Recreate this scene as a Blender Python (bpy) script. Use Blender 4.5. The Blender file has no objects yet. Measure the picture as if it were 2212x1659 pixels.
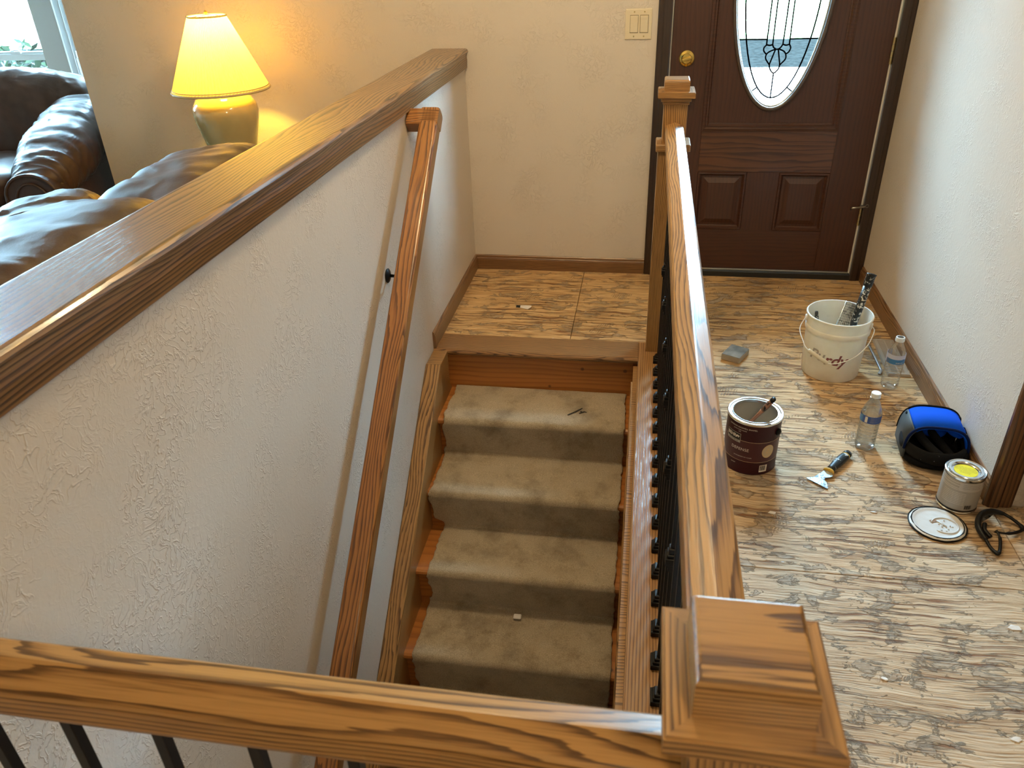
import bpy, bmesh, math, random
from mathutils import Vector, Matrix, noise, Euler
R = math.radians
PI = math.pi
random.seed(7)
SC = bpy.context.scene
COL = SC.collection

# ------------------------------------------------------------------ camera
cd = bpy.data.cameras.new('camera'); cam = bpy.data.objects.new('camera', cd); COL.objects.link(cam)
_r = Vector((0.98684581, 0.15866907, -0.03097552))
_u = Vector((-0.05363628, 0.50209632, 0.86314682))
_f = Vector((-0.1525074, 0.85013141, -0.50400206))
cam.matrix_world = Matrix(((_r.x, _u.x, -_f.x, 0.0), (_r.y, _u.y, -_f.y, -3.73584), (_r.z, _u.z, -_f.z, 1.51955), (0, 0, 0, 1)))
cd.sensor_width = 36.0
cd.lens = 36.0 * 1678.15 / 2212
cd.clip_start = 0.02
cd.dof.use_dof = True
cd.dof.focus_distance = 2.8
cd.dof.aperture_fstop = 10.0
SC.camera = cam

# ------------------------------------------------------------------ world, lights, exposure
SKY = 180.0
w = bpy.data.worlds.new('sky'); SC.world = w; w.use_nodes = True
bg = w.node_tree.nodes['Background']
bg.inputs[0].default_value = (0.44, 0.745, 1.0, 1)
bg.inputs[1].default_value = SKY
SC.view_settings.view_transform = 'Standard'
SC.view_settings.look = 'None'
SC.view_settings.gamma = 1.0
SC.view_settings.use_curve_mapping = False
SC.view_settings.exposure = 0.08
try:
    SC.cycles.use_denoising = True
    SC.cycles.max_bounces = 10
    SC.cycles.diffuse_bounces = 5
    SC.cycles.transparent_max_bounces = 16
    SC.cycles.sample_clamp_indirect = 6.0
    SC.cycles.caustics_reflective = False
    SC.cycles.caustics_refractive = False
except Exception:
    pass


def light(name, kind, loc, energy, color, rot=(0, 0, 0), size=None, size_y=None, portal=False, radius=None):
    l = bpy.data.lights.new(name, kind)
    o = bpy.data.objects.new(name, l); COL.objects.link(o)
    o.location = loc; o.rotation_euler = rot
    l.energy = energy; l.color = color
    if kind == 'AREA':
        l.shape = 'RECTANGLE'; l.size = size; l.size_y = size_y or size
        if portal:
            l.cycles.is_portal = True
    if radius is not None:
        l.shadow_soft_size = radius
    return o


# daylight comes only through the openings; portals just tell the renderer where they are
light('portal_door', 'AREA', (0.541, 0.09, 1.33), 1, (1, 1, 1), (R(-90), 0, 0), 0.44, 1.12, True)
light('portal_bay', 'AREA', (-4.45, 1.25, 1.35), 1, (1, 1, 1), (R(-90), 0, 0), 1.3, 1.6, True)
light('portal_bay_side', 'AREA', (-3.33, 0.93, 1.35), 1, (1, 1, 1), (R(-90), 0, R(-45)), 0.6, 1.6, True)
# unseen warm fill lamps added over hall and stairwell (fixtures are built further down)
light('hall_fill_bulb', 'POINT', (0.45, -4.35, 2.25), 44, (1.0, 0.78, 0.47), radius=0.12)
light('foyer_fill_bulb', 'POINT', (-0.42, -1.55, 2.25), 58, (1.0, 0.78, 0.47), radius=0.12)


# ------------------------------------------------------------------ node helpers
def N(nt, typ, ins=None, **props):
    n = nt.nodes.new(typ)
    for k, v in props.items():
        setattr(n, k, v)
    for k, v in (ins or {}).items():
        s = n.inputs[k]
        if isinstance(v, bpy.types.NodeSocket):
            nt.links.new(v, s)
        else:
            s.default_value = v
    return n


def newmat(name):
    m = bpy.data.materials.new(name); m.use_nodes = True
    nt = m.node_tree
    return m, nt, nt.nodes['Principled BSDF']


def ramp(nt, fac, stops, interp='LINEAR'):
    n = N(nt, 'ShaderNodeValToRGB', {0: fac})
    cr = n.color_ramp; cr.interpolation = interp
    while len(cr.elements) < len(stops):
        cr.elements.new(0.5)
    for e, (p, c) in zip(cr.elements, stops):
        e.position = p
        e.color = tuple(c) + (1,) if len(c) == 3 else c
    return n.outputs[0]


def mix(nt, fac, a, b, typ='MIX'):
    n = N(nt, 'ShaderNodeMix', data_type='RGBA', blend_type=typ)
    for k, v in ((0, fac), (6, a), (7, b)):
        if isinstance(v, bpy.types.NodeSocket):
            nt.links.new(v, n.inputs[k])
        else:
            n.inputs[k].default_value = v if not isinstance(v, tuple) or len(v) == 4 else v + (1,)
    return n.outputs[2]


def mth(nt, op, a, b=0.0, c=None):
    ins = {0: a, 1: b}
    if c is not None:
        ins[2] = c
    return N(nt, 'ShaderNodeMath', ins, operation=op).outputs[0]


def lin(c):
    return tuple(((x / 255.0) / 12.92 if x / 255.0 <= 0.04045 else ((x / 255.0 + 0.055) / 1.055) ** 2.4) for x in c)


def objco(nt, rand=0.0):
    co = N(nt, 'ShaderNodeTexCoord').outputs['Object']
    if rand:
        oi = N(nt, 'ShaderNodeObjectInfo').outputs['Random']
        off = N(nt, 'ShaderNodeVectorMath', {0: (7.3 * rand, 3.1 * rand, 5.7 * rand), 3: oi}, operation='SCALE').outputs[0]
        co = N(nt, 'ShaderNodeVectorMath', {0: co, 1: off}, operation='ADD').outputs[0]
    return co


def mapping(nt, co, scale=(1, 1, 1), loc=(0, 0, 0), rot=(0, 0, 0)):
    return N(nt, 'ShaderNodeMapping', {'Vector': co, 'Location': loc, 'Rotation': rot, 'Scale': scale}).outputs[0]


def plain(name, col, rough=0.5, metal=0.0, coat=0.0, spec=0.5, bump=0.0, bscale=200.0, var=0.0):
    m, nt, p = newmat(name)
    p.inputs['Base Color'].default_value = tuple(col) + (1,)
    p.inputs['Roughness'].default_value = rough
    p.inputs['Metallic'].default_value = metal
    p.inputs['Coat Weight'].default_value = coat
    p.inputs['Specular IOR Level'].default_value = spec
    co = objco(nt)
    if var:
        nz = N(nt, 'ShaderNodeTexNoise', {'Vector': co, 'Scale': 14.0, 'Detail': 5.0}).outputs[0]
        c = ramp(nt, nz, [(0.3, tuple(x * (1 - var) for x in col)), (0.7, tuple(min(1, x * (1 + var)) for x in col))])
        nt.links.new(c, p.inputs['Base Color'])
    if bump:
        nz = N(nt, 'ShaderNodeTexNoise', {'Vector': co, 'Scale': bscale, 'Detail': 3.0}).outputs[0]
        b = N(nt, 'ShaderNodeBump', {'Height': nz, 'Strength': bump, 'Distance': 0.002})
        nt.links.new(b.outputs[0], p.inputs['Normal'])
    return m


def oak(name, light_c, mid_c, dark_c, axis='X', rough=0.3, coat=0.25, ring=58.0, dist=2.2, stretch=0.05, amount=1.0, pore=1.0, bump=0.15, warp=0.075, knots=0.0, spec=0.5):
    """grain runs along the object's own axis"""
    m, nt, p = newmat(name)
    co = objco(nt, 1.0)
    sep = N(nt, 'ShaderNodeSeparateXYZ', {0: co})
    X, Y, Z = sep.outputs[0], sep.outputs[1], sep.outputs[2]
    a = {'X': (X, Y, Z), 'Y': (Y, Z, X), 'Z': (Z, X, Y)}[axis]
    v = N(nt, 'ShaderNodeCombineXYZ', {0: a[0], 1: a[1], 2: a[2]}).outputs[0]
    vs = mapping(nt, v, scale=(stretch, 1, 1))
    # slow wander of the growth-ring centre gives the cathedral figure
    wn = N(nt, 'ShaderNodeTexNoise', {'Vector': mapping(nt, v, scale=(1.5, 7, 7)), 'Scale': 1.0, 'Detail': 1.5}).outputs['Color']
    wv = N(nt, 'ShaderNodeVectorMath', {0: wn, 1: (0.5, 0.5, 0.5)}, operation='SUBTRACT').outputs[0]
    wv = N(nt, 'ShaderNodeVectorMath', {0: wv, 1: (0.0, warp, warp)}, operation='MULTIPLY').outputs[0]
    vw = N(nt, 'ShaderNodeVectorMath', {0: vs, 1: wv}, operation='ADD').outputs[0]
    wave = N(nt, 'ShaderNodeTexWave', {'Vector': vw, 'Scale': ring, 'Distortion': dist, 'Detail': 2.0, 'Detail Scale': 2.5, 'Detail Roughness': 0.55},
             wave_type='RINGS', rings_direction='X', wave_profile='SAW').outputs['Fac']
    rc = ramp(nt, wave, [(0.0, light_c), (0.42, light_c), (0.66, mid_c), (0.84, dark_c), (0.95, dark_c), (1.0, light_c)])
    big = N(nt, 'ShaderNodeTexNoise', {'Vector': mapping(nt, v, scale=(2.5, 16, 16)), 'Scale': 1.0, 'Detail': 3.0}).outputs[0]
    c0 = mix(nt, amount, light_c, rc)
    c0 = mix(nt, mth(nt, 'MULTIPLY', big, 0.55), c0, mid_c)
    pn = N(nt, 'ShaderNodeTexNoise', {'Vector': mapping(nt, v, scale=(11, 480, 480)), 'Scale': 1.0, 'Detail': 2.0, 'Roughness': 0.6}).outputs[0]
    pf = ramp(nt, pn, [(0.47, (0, 0, 0)), (0.62, (1, 1, 1))])
    wd = ramp(nt, wave, [(0.25, (0.25, 0.25, 0.25)), (0.8, (1, 1, 1))])
    pf = mth(nt, 'MULTIPLY', pf, mth(nt, 'MULTIPLY', wd, 0.62 * pore))
    c1 = mix(nt, pf, c0, dark_c)
    if knots:
        kv = N(nt, 'ShaderNodeTexVoronoi', {'Vector': co, 'Scale': 11.0}).outputs['Distance']
        kf = ramp(nt, kv, [(0.0, (1, 1, 1)), (0.07, (0.8, 0.8, 0.8)), (0.11, (0, 0, 0))])
        c1 = mix(nt, mth(nt, 'MULTIPLY', kf, knots), c1, (0.035, 0.014, 0.006))
    nt.links.new(c1, p.inputs['Base Color'])
    p.inputs['Roughness'].default_value = rough
    p.inputs['Coat Weight'].default_value = coat
    p.inputs['Specular IOR Level'].default_value = spec
    p.inputs['Coat Roughness'].default_value = 0.12
    b = N(nt, 'ShaderNodeBump', {'Height': mth(nt, 'SUBTRACT', 1.0, pf), 'Strength': bump, 'Distance': 0.001})
    nt.links.new(b.outputs[0], p.inputs['Normal'])
    nt.links.new(b.outputs[0], p.inputs['Coat Normal'])
    return m


def paint_wall(name, col, axis, strength=0.55):
    """skip-trowel painted plaster; the ridges are relief only"""
    m, nt, p = newmat(name)
    co = objco(nt)
    wn = N(nt, 'ShaderNodeTexNoise', {'Vector': co, 'Scale': 7.0, 'Detail': 2.0}).outputs['Color']
    wv = N(nt, 'ShaderNodeVectorMath', {0: wn, 3: 0.10}, operation='SCALE').outputs[0]
    v = N(nt, 'ShaderNodeVectorMath', {0: co, 1: wv}, operation='ADD').outputs[0]
    n1 = N(nt, 'ShaderNodeTexNoise', {'Vector': v, 'Scale': 52.0, 'Detail': 2.5, 'Roughness': 0.5, 'Distortion': 0.6}).outputs[0]
    rid = mth(nt, 'ABSOLUTE', mth(nt, 'SUBTRACT', n1, 0.5))
    rid = ramp(nt, rid, [(0.0, (1, 1, 1)), (0.045, (0, 0, 0))])
    msk = N(nt, 'ShaderNodeTexNoise', {'Vector': co, 'Scale': 6.5, 'Detail': 2.0}).outputs[0]
    msk = ramp(nt, msk, [(0.45, (0.1, 0.1, 0.1)), (0.62, (1, 1, 1))])
    fine = N(nt, 'ShaderNodeTexNoise', {'Vector': co, 'Scale': 95.0, 'Detail': 3.0}).outputs[0]
    h = mth(nt, 'ADD', mth(nt, 'MULTIPLY', rid, msk), mth(nt, 'MULTIPLY', fine, 0.3))
    b = N(nt, 'ShaderNodeBump', {'Height': h, 'Strength': strength, 'Distance': 0.0024})
    nt.links.new(b.outputs[0], p.inputs['Normal'])
    vv = N(nt, 'ShaderNodeTexNoise', {'Vector': co, 'Scale': 2.0, 'Detail': 3.0}).outputs[0]
    c = ramp(nt, vv, [(0.3, tuple(x * 0.97 for x in col)), (0.7, col)])
    nt.links.new(c, p.inputs['Base Color'])
    p.inputs['Roughness'].default_value = 0.55
    p.inputs['Specular IOR Level'].default_value = 0.3
    return m


# ------------------------------------------------------------------ materials
OL, OM, OD = (0.43, 0.230, 0.077), (0.30, 0.150, 0.048), (0.058, 0.026, 0.009)
M = {}
for ax in 'XYZ':
    M['oak' + ax] = oak('stained_oak_' + ax, OL, OM, OD, ax)
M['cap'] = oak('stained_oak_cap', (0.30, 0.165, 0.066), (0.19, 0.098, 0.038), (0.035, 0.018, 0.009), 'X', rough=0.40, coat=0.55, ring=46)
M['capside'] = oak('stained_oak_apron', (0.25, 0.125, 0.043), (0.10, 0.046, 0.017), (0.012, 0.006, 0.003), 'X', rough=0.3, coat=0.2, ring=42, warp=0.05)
M['rail'] = oak('stained_oak_rail', OL, OM, OD, 'X', rough=0.36, coat=0.05, ring=58, spec=0.28)
M['hrail'] = oak('stained_oak_handrail', (0.36, 0.155, 0.042), (0.24, 0.095, 0.026), (0.065, 0.024, 0.008), 'X', rough=0.28, coat=0.4, ring=60)
M['base'] = oak('stained_oak_baseboard', (0.26, 0.130, 0.052), (0.175, 0.084, 0.033), (0.07, 0.028, 0.010), 'X', rough=0.35, ring=50)
M['shoe'] = oak('stained_oak_shoe', (0.42, 0.225, 0.085), (0.30, 0.15, 0.055), (0.11, 0.05, 0.02), 'X', rough=0.3, ring=85, dist=0.8, bump=0.25, warp=0.01)
M['nosing'] = oak('stained_oak_nosing', (0.34, 0.175, 0.062), (0.22, 0.105, 0.036), (0.06, 0.026, 0.010), 'X', rough=0.32, ring=52, warp=0.13)
M['pine'] = oak('orange_pine', (0.44, 0.165, 0.035), (0.34, 0.115, 0.022), (0.15, 0.045, 0.010), 'X', rough=0.4, ring=14, pore=0.3, knots=0.8, amount=0.5)
MA, MB, MC = (0.062, 0.0195, 0.0085), (0.045, 0.0135, 0.006), (0.022, 0.0065, 0.003)
M['doorZ'] = oak('mahogany_upright', MA, MB, MC, 'Z', rough=0.45, coat=0.05, ring=20, amount=0.38)
M['doorX'] = oak('mahogany_level', (0.105, 0.038, 0.014), (0.07, 0.024, 0.009), (0.032, 0.011, 0.004), 'X', rough=0.38, coat=0.2, ring=16, dist=7)
M['doorX2'] = oak('mahogany_rail', MA, MB, MC, 'X', rough=0.45, coat=0.05, ring=20, amount=0.4)
M['casing'] = oak('dark_walnut_casing', (0.034, 0.0165, 0.0095), (0.026, 0.0125, 0.0075), (0.014, 0.007, 0.0045), 'Z', rough=0.4, ring=20, amount=0.6)
M['casing2'] = oak('brown_casing', (0.15, 0.066, 0.024), (0.09, 0.038, 0.014), (0.03, 0.013, 0.005), 'Z', rough=0.35, ring=24)
WALL = (0.66, 0.585, 0.50)
M['wall'] = paint_wall('painted_plaster', WALL, 0, 0.6)
M['wallr'] = paint_wall('painted_plaster_right', WALL, 0, 0.55)
M['ceil'] = plain('ceiling_paint', (0.72, 0.68, 0.62), 0.9, bump=0.2, bscale=120)
M['black'] = plain('black_iron', (0.0045, 0.0045, 0.005), 0.42, 0.0, spec=0.25)
M['blackmatte'] = plain('black_fabric', (0.005, 0.005, 0.0055), 0.9, spec=0.1, bump=0.3, bscale=900)
M['blackrub'] = plain('black_rubber', (0.006, 0.006, 0.0065), 0.45, spec=0.3)
M['cream'] = plain('cream_plastic', (0.72, 0.62, 0.44), 0.35)
M['brass'] = plain('polished_brass', (0.78, 0.55, 0.16), 0.16, 1.0)
M['brassd'] = plain('dull_brass', (0.55, 0.44, 0.22), 0.35, 1.0)
M['steel'] = plain('steel', (0.62, 0.64, 0.66), 0.24, 1.0, bump=0.1, bscale=80)
M['pewter'] = plain('pewter', (0.30, 0.27, 0.23), 0.35, 1.0)
M['tin'] = plain('tin_plate', (0.78, 0.81, 0.83), 0.18, 1.0)
M['white'] = plain('white_paint', (0.80, 0.80, 0.78), 0.45)
M['strip'] = plain('weather_strip', (0.70, 0.66, 0.58), 0.6)
M['vinyl'] = plain('white_vinyl', (0.72, 0.76, 0.77), 0.4)
M['post'] = plain('bay_post_paint', (0.42, 0.40, 0.36), 0.6)
M['sweep'] = plain('dark_sill', (0.012, 0.012, 0.011), 0.5)
M['alu'] = plain('aluminium', (0.55, 0.55, 0.53), 0.35, 1.0)
M['paper'] = plain('white_print', (0.80, 0.74, 0.66), 0.6)
M['goldink'] = plain('gold_print', (0.62, 0.45, 0.25), 0.5)
M['blackink'] = plain('black_print', (0.008, 0.007, 0.007), 0.5)
M['maroonink'] = plain('maroon_print', (0.23, 0.075, 0.085), 0.6)
M['fadedink'] = plain('faded_print', (0.36, 0.33, 0.30), 0.6)
M['maroon'] = plain('maroon_label', (0.034, 0.0035, 0.0075), 0.35, spec=0.3)
M['maroon2'] = plain('mauve_label', (0.075, 0.024, 0.029), 0.35, spec=0.3)
M['latex'] = plain('wet_paint', (0.56, 0.51, 0.43), 0.25, var=0.05)
M['driedpaint'] = plain('dried_paint', (0.66, 0.65, 0.63), 0.42, bump=0.5, bscale=60)
M['yellow'] = plain('yellow_sticker', (0.78, 0.66, 0.01), 0.5)
M['bluefoam'] = plain('blue_neoprene', (0.004, 0.070, 0.50), 0.85, spec=0.08, bump=0.15, bscale=900)
M['navy'] = plain('navy_trim', (0.003, 0.010, 0.055), 0.8, spec=0.1)
M['greyrub'] = plain('grey_rubber_patch', (0.045, 0.055, 0.058), 0.55, bump=0.5, bscale=700)
M['bluelabel'] = plain('blue_film', (0.035, 0.09, 0.34), 0.3)
M['teallabel'] = plain('teal_film', (0.05, 0.20, 0.45), 0.3)
M['palelabel'] = plain('pale_film', (0.55, 0.58, 0.74), 0.3)
M['greylabel'] = plain('grey_label', (0.36, 0.33, 0.29), 0.5, var=0.08)
M['yellowplastic'] = plain('yellow_bolster', (0.62, 0.40, 0.07), 0.35)
M['sponge'] = plain('grey_sanding_sponge', (0.42, 0.37, 0.30), 0.9, bump=0.6, bscale=500)
M['spongetop'] = plain('worn_abrasive', (0.21, 0.19, 0.16), 0.95, bump=0.9, bscale=600, var=0.6)
M['brown_register'] = plain('beige_register', (0.34, 0.285, 0.225), 0.4)
M['slot'] = plain('duct_dark', (0.010, 0.008, 0.007), 0.8)
M['redbrush'] = plain('copper_handle', (0.40, 0.17, 0.09), 0.35)
M['chip'] = plain('paint_chip', (0.80, 0.74, 0.68), 0.6)
M['asphalt'] = plain('street', (0.0036, 0.0036, 0.0033), 1.0, spec=0.0, var=0.4)
M['concrete'] = plain('concrete', (0.50, 0.50, 0.46), 0.9, var=0.1)
M['lawn'] = plain('lawn', (0.20, 0.30, 0.12), 0.95, spec=0.0, var=0.3)
M['ext'] = plain('light_block_siding', (0.09, 0.088, 0.085), 0.9)  # siding of the walls added to block daylight
M['ext2'] = plain('light_screen_siding', (0.55, 0.55, 0.55), 0.95, spec=0.0)  # pale siding of the screen added opposite the bay
M['leaf'] = plain('bush_leaf', (0.006, 0.013, 0.004), 0.8, spec=0.1, var=0.5)
M['ceramic'] = plain('glazed_ceramic', (0.47, 0.37, 0.165), 0.16, coat=0.6, var=0.06)
M['endtable'] = oak('dark_table', (0.06, 0.03, 0.015), (0.04, 0.02, 0.01), (0.02, 0.01, 0.005), 'X')
M['carpetfloor'] = plain('living_carpet', (0.30, 0.25, 0.19), 0.95, bump=0.6, bscale=300)


def glass_mat(name, tint=(0.95, 0.98, 0.98), gloss=0.10, bump=0.0, bscale=60.0):
    m, nt, p = newmat(name)
    nt.nodes.remove(p)
    out = nt.nodes['Material Output']
    t = N(nt, 'ShaderNodeBsdfTransparent', {0: tint + (1,)})
    g = N(nt, 'ShaderNodeBsdfGlossy', {0: (1, 1, 1, 1), 'Roughness': 0.03})
    lw = N(nt, 'ShaderNodeLayerWeight', {'Blend': 0.25})
    f = mth(nt, 'ADD', mth(nt, 'MULTIPLY', lw.outputs['Fresnel'], 0.6), gloss * 0.3)
    if bump:
        nz = N(nt, 'ShaderNodeTexNoise', {'Vector': objco(nt), 'Scale': bscale, 'Detail': 2.0}).outputs[0]
        b = N(nt, 'ShaderNodeBump', {'Height': nz, 'Strength': bump, 'Distance': 0.003})
        nt.links.new(b.outputs[0], g.inputs['Normal']); nt.links.new(b.outputs[0], lw.inputs['Normal'])
    mx = N(nt, 'ShaderNodeMixShader', {0: f, 1: t.outputs[0], 2: g.outputs[0]})
    nt.links.new(mx.outputs[0], out.inputs[0])
    return m


M['glass'] = glass_mat('window_glass')
M['pebble'] = glass_mat('leaded_glass', (0.92, 0.97, 0.98), 0.1, 0.5, 90)
M['pet'] = glass_mat('clear_bottle_plastic', (0.95, 0.965, 0.97), 0.35, 0.25, 45)


def water_mat():
    m, nt, p = newmat('water')
    p.inputs['Base Color'].default_value = (0.97, 0.99, 1, 1)
    p.inputs['Roughness'].default_value = 0.0
    p.inputs['IOR'].default_value = 1.33
    p.inputs['Transmission Weight'].default_value = 1.0
    t = N(nt, 'ShaderNodeBsdfTransparent', {0: (0.96, 0.985, 0.99, 1)})
    mx = N(nt, 'ShaderNodeMixShader', {0: 0.6, 1: t.outputs[0], 2: p.outputs[0]})
    nt.links.new(mx.outputs[0], nt.nodes['Material Output'].inputs[0])
    return m


M['water'] = water_mat()


def bucket_mat():
    m, nt, p = newmat('translucent_white_plastic')
    co = objco(nt)
    nz = N(nt, 'ShaderNodeTexNoise', {'Vector': co, 'Scale': 16.0, 'Detail': 6.0}).outputs[0]
    c = ramp(nt, nz, [(0.3, (0.74, 0.70, 0.62)), (0.62, (0.82, 0.79, 0.71)), (0.8, (0.70, 0.66, 0.58))])
    nt.links.new(c, p.inputs['Base Color'])
    p.inputs['Roughness'].default_value = 0.32
    p.inputs['Subsurface Weight'].default_value = 0.25
    p.inputs['Subsurface Radius'].default_value = (0.02, 0.018, 0.014)
    p.inputs['Subsurface Scale'].default_value = 0.5
    return m


M['bucket'] = bucket_mat()


def splatter(name, base, spot, thr=0.58, scale=40.0, rough=0.4, metal=0.0):
    m, nt, p = newmat(name)
    nz = N(nt, 'ShaderNodeTexNoise', {'Vector': objco(nt), 'Scale': scale, 'Detail': 4.0, 'Distortion': 1.0}).outputs[0]
    c = ramp(nt, nz, [(thr - 0.02, base), (thr + 0.02, spot)])
    nt.links.new(c, p.inputs['Base Color'])
    p.inputs['Roughness'].default_value = rough
    p.inputs['Specular IOR Level'].default_value = 0.3
    p.inputs['Metallic'].default_value = metal
    b = N(nt, 'ShaderNodeBump', {'Height': nz, 'Strength': 0.3, 'Distance': 0.002})
    nt.links.new(b.outputs[0], p.inputs['Normal'])
    return m


M['blacksplat'] = splatter('black_handle_with_paint', (0.012, 0.013, 0.013), (0.50, 0.47, 0.40), 0.57, 70)
M['blacksplat2'] = splatter('black_grip_with_paint', (0.016, 0.020, 0.022), (0.62, 0.66, 0.66), 0.63, 75)
M['blackspeck'] = splatter('black_neoprene_with_flecks', (0.005, 0.005, 0.0055), (0.55, 0.55, 0.55), 0.735, 60, 0.95)
M['brushsplat'] = splatter('copper_handle_with_paint', (0.34, 0.16, 0.09), (0.012, 0.012, 0.012), 0.52, 55)
M['blade'] = splatter('worn_steel_blade', (0.55, 0.62, 0.66), (0.20, 0.23, 0.25), 0.6, 70, 0.3, 0.8)
M['mesh'] = splatter('painted_wire_mesh', (0.34, 0.33, 0.30), (0.07, 0.07, 0.065), 0.52, 60, 0.4, 0.5)
M['lid'] = M['driedpaint']


def shade_mat():
    m, nt, p = newmat('pleated_lamp_shade')
    nt.nodes.remove(p)
    out = nt.nodes['Material Output']
    d = N(nt, 'ShaderNodeBsdfDiffuse', {0: (0.80, 0.66, 0.38, 1)})
    t = N(nt, 'ShaderNodeBsdfTranslucent', {0: (0.86, 0.64, 0.34, 1)})
    mx = N(nt, 'ShaderNodeMixShader', {0: 0.5, 1: d.outputs[0], 2: t.outputs[0]})
    nt.links.new(mx.outputs[0], out.inputs[0])
    return m


M['shade'] = shade_mat()


def emit(name, col, s):
    m, nt, p = newmat(name)
    p.inputs['Emission Color'].default_value = tuple(col) + (1,)
    p.inputs['Emission Strength'].default_value = s
    p.inputs['Base Color'].default_value = (0.8, 0.8, 0.8, 1)
    return m


M['bulb'] = emit('lit_bulb', (1.0, 0.72, 0.34), 30.0)
M['fill_bulb'] = emit('lit_fill_bulb', (1.0, 0.82, 0.6), 3.0)  # glow of the added fill bulbs


def leather_mat():
    m, nt, p = newmat('dark_brown_leather')
    co = objco(nt)
    n0 = N(nt, 'ShaderNodeTexNoise', {'Vector': co, 'Scale': 9.0, 'Detail': 5.0}).outputs[0]
    c = ramp(nt, n0, [(0.3, (0.036, 0.017, 0.0115)), (0.75, (0.074, 0.038, 0.027))])
    nt.links.new(c, p.inputs['Base Color'])
    p.inputs['Roughness'].default_value = 0.42
    p.inputs['Specular IOR Level'].default_value = 0.48
    v = N(nt, 'ShaderNodeTexVoronoi', {'Vector': co, 'Scale': 260.0}).outputs['Distance']
    n2 = N(nt, 'ShaderNodeTexNoise', {'Vector': co, 'Scale': 28.0, 'Detail': 4.0, 'Distortion': 0.6}).outputs[0]
    h = mth(nt, 'ADD', mth(nt, 'MULTIPLY', v, 0.18), n2)
    b = N(nt, 'ShaderNodeBump', {'Height': h, 'Strength': 0.22, 'Distance': 0.004})
    nt.links.new(b.outputs[0], p.inputs['Normal'])
    return m


M['leather'] = leather_mat()


def carpet_mat():
    m, nt, p = newmat('worn_beige_carpet')
    co = objco(nt)
    n1 = N(nt, 'ShaderNodeTexNoise', {'Vector': co, 'Scale': 7.0, 'Detail': 6.0, 'Roughness': 0.65}).outputs[0]
    c1 = ramp(nt, n1, [(0.28, (0.27, 0.205, 0.13)), (0.5, (0.52, 0.42, 0.285)), (0.72, (0.60, 0.50, 0.36))])
    n2 = N(nt, 'ShaderNodeTexNoise', {'Vector': co, 'Scale': 330.0, 'Detail': 3.0, 'Roughness': 0.7}).outputs[0]
    c2 = ramp(nt, n2, [(0.3, (0.55, 0.53, 0.5)), (0.7, (1.15, 1.15, 1.15))])
    c = mix(nt, 1.0, c1, c2, 'MULTIPLY')
    nt.links.new(c, p.inputs['Base Color'])
    p.inputs['Roughness'].default_value = 0.95
    p.inputs['Sheen Weight'].default_value = 0.25
    p.inputs['Specular IOR Level'].default_value = 0.1
    b = N(nt, 'ShaderNodeBump', {'Height': n2, 'Strength': 0.9, 'Distance': 0.004})
    nt.links.new(b.outputs[0], p.inputs['Normal'])
    return m


M['carpet'] = carpet_mat()


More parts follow.
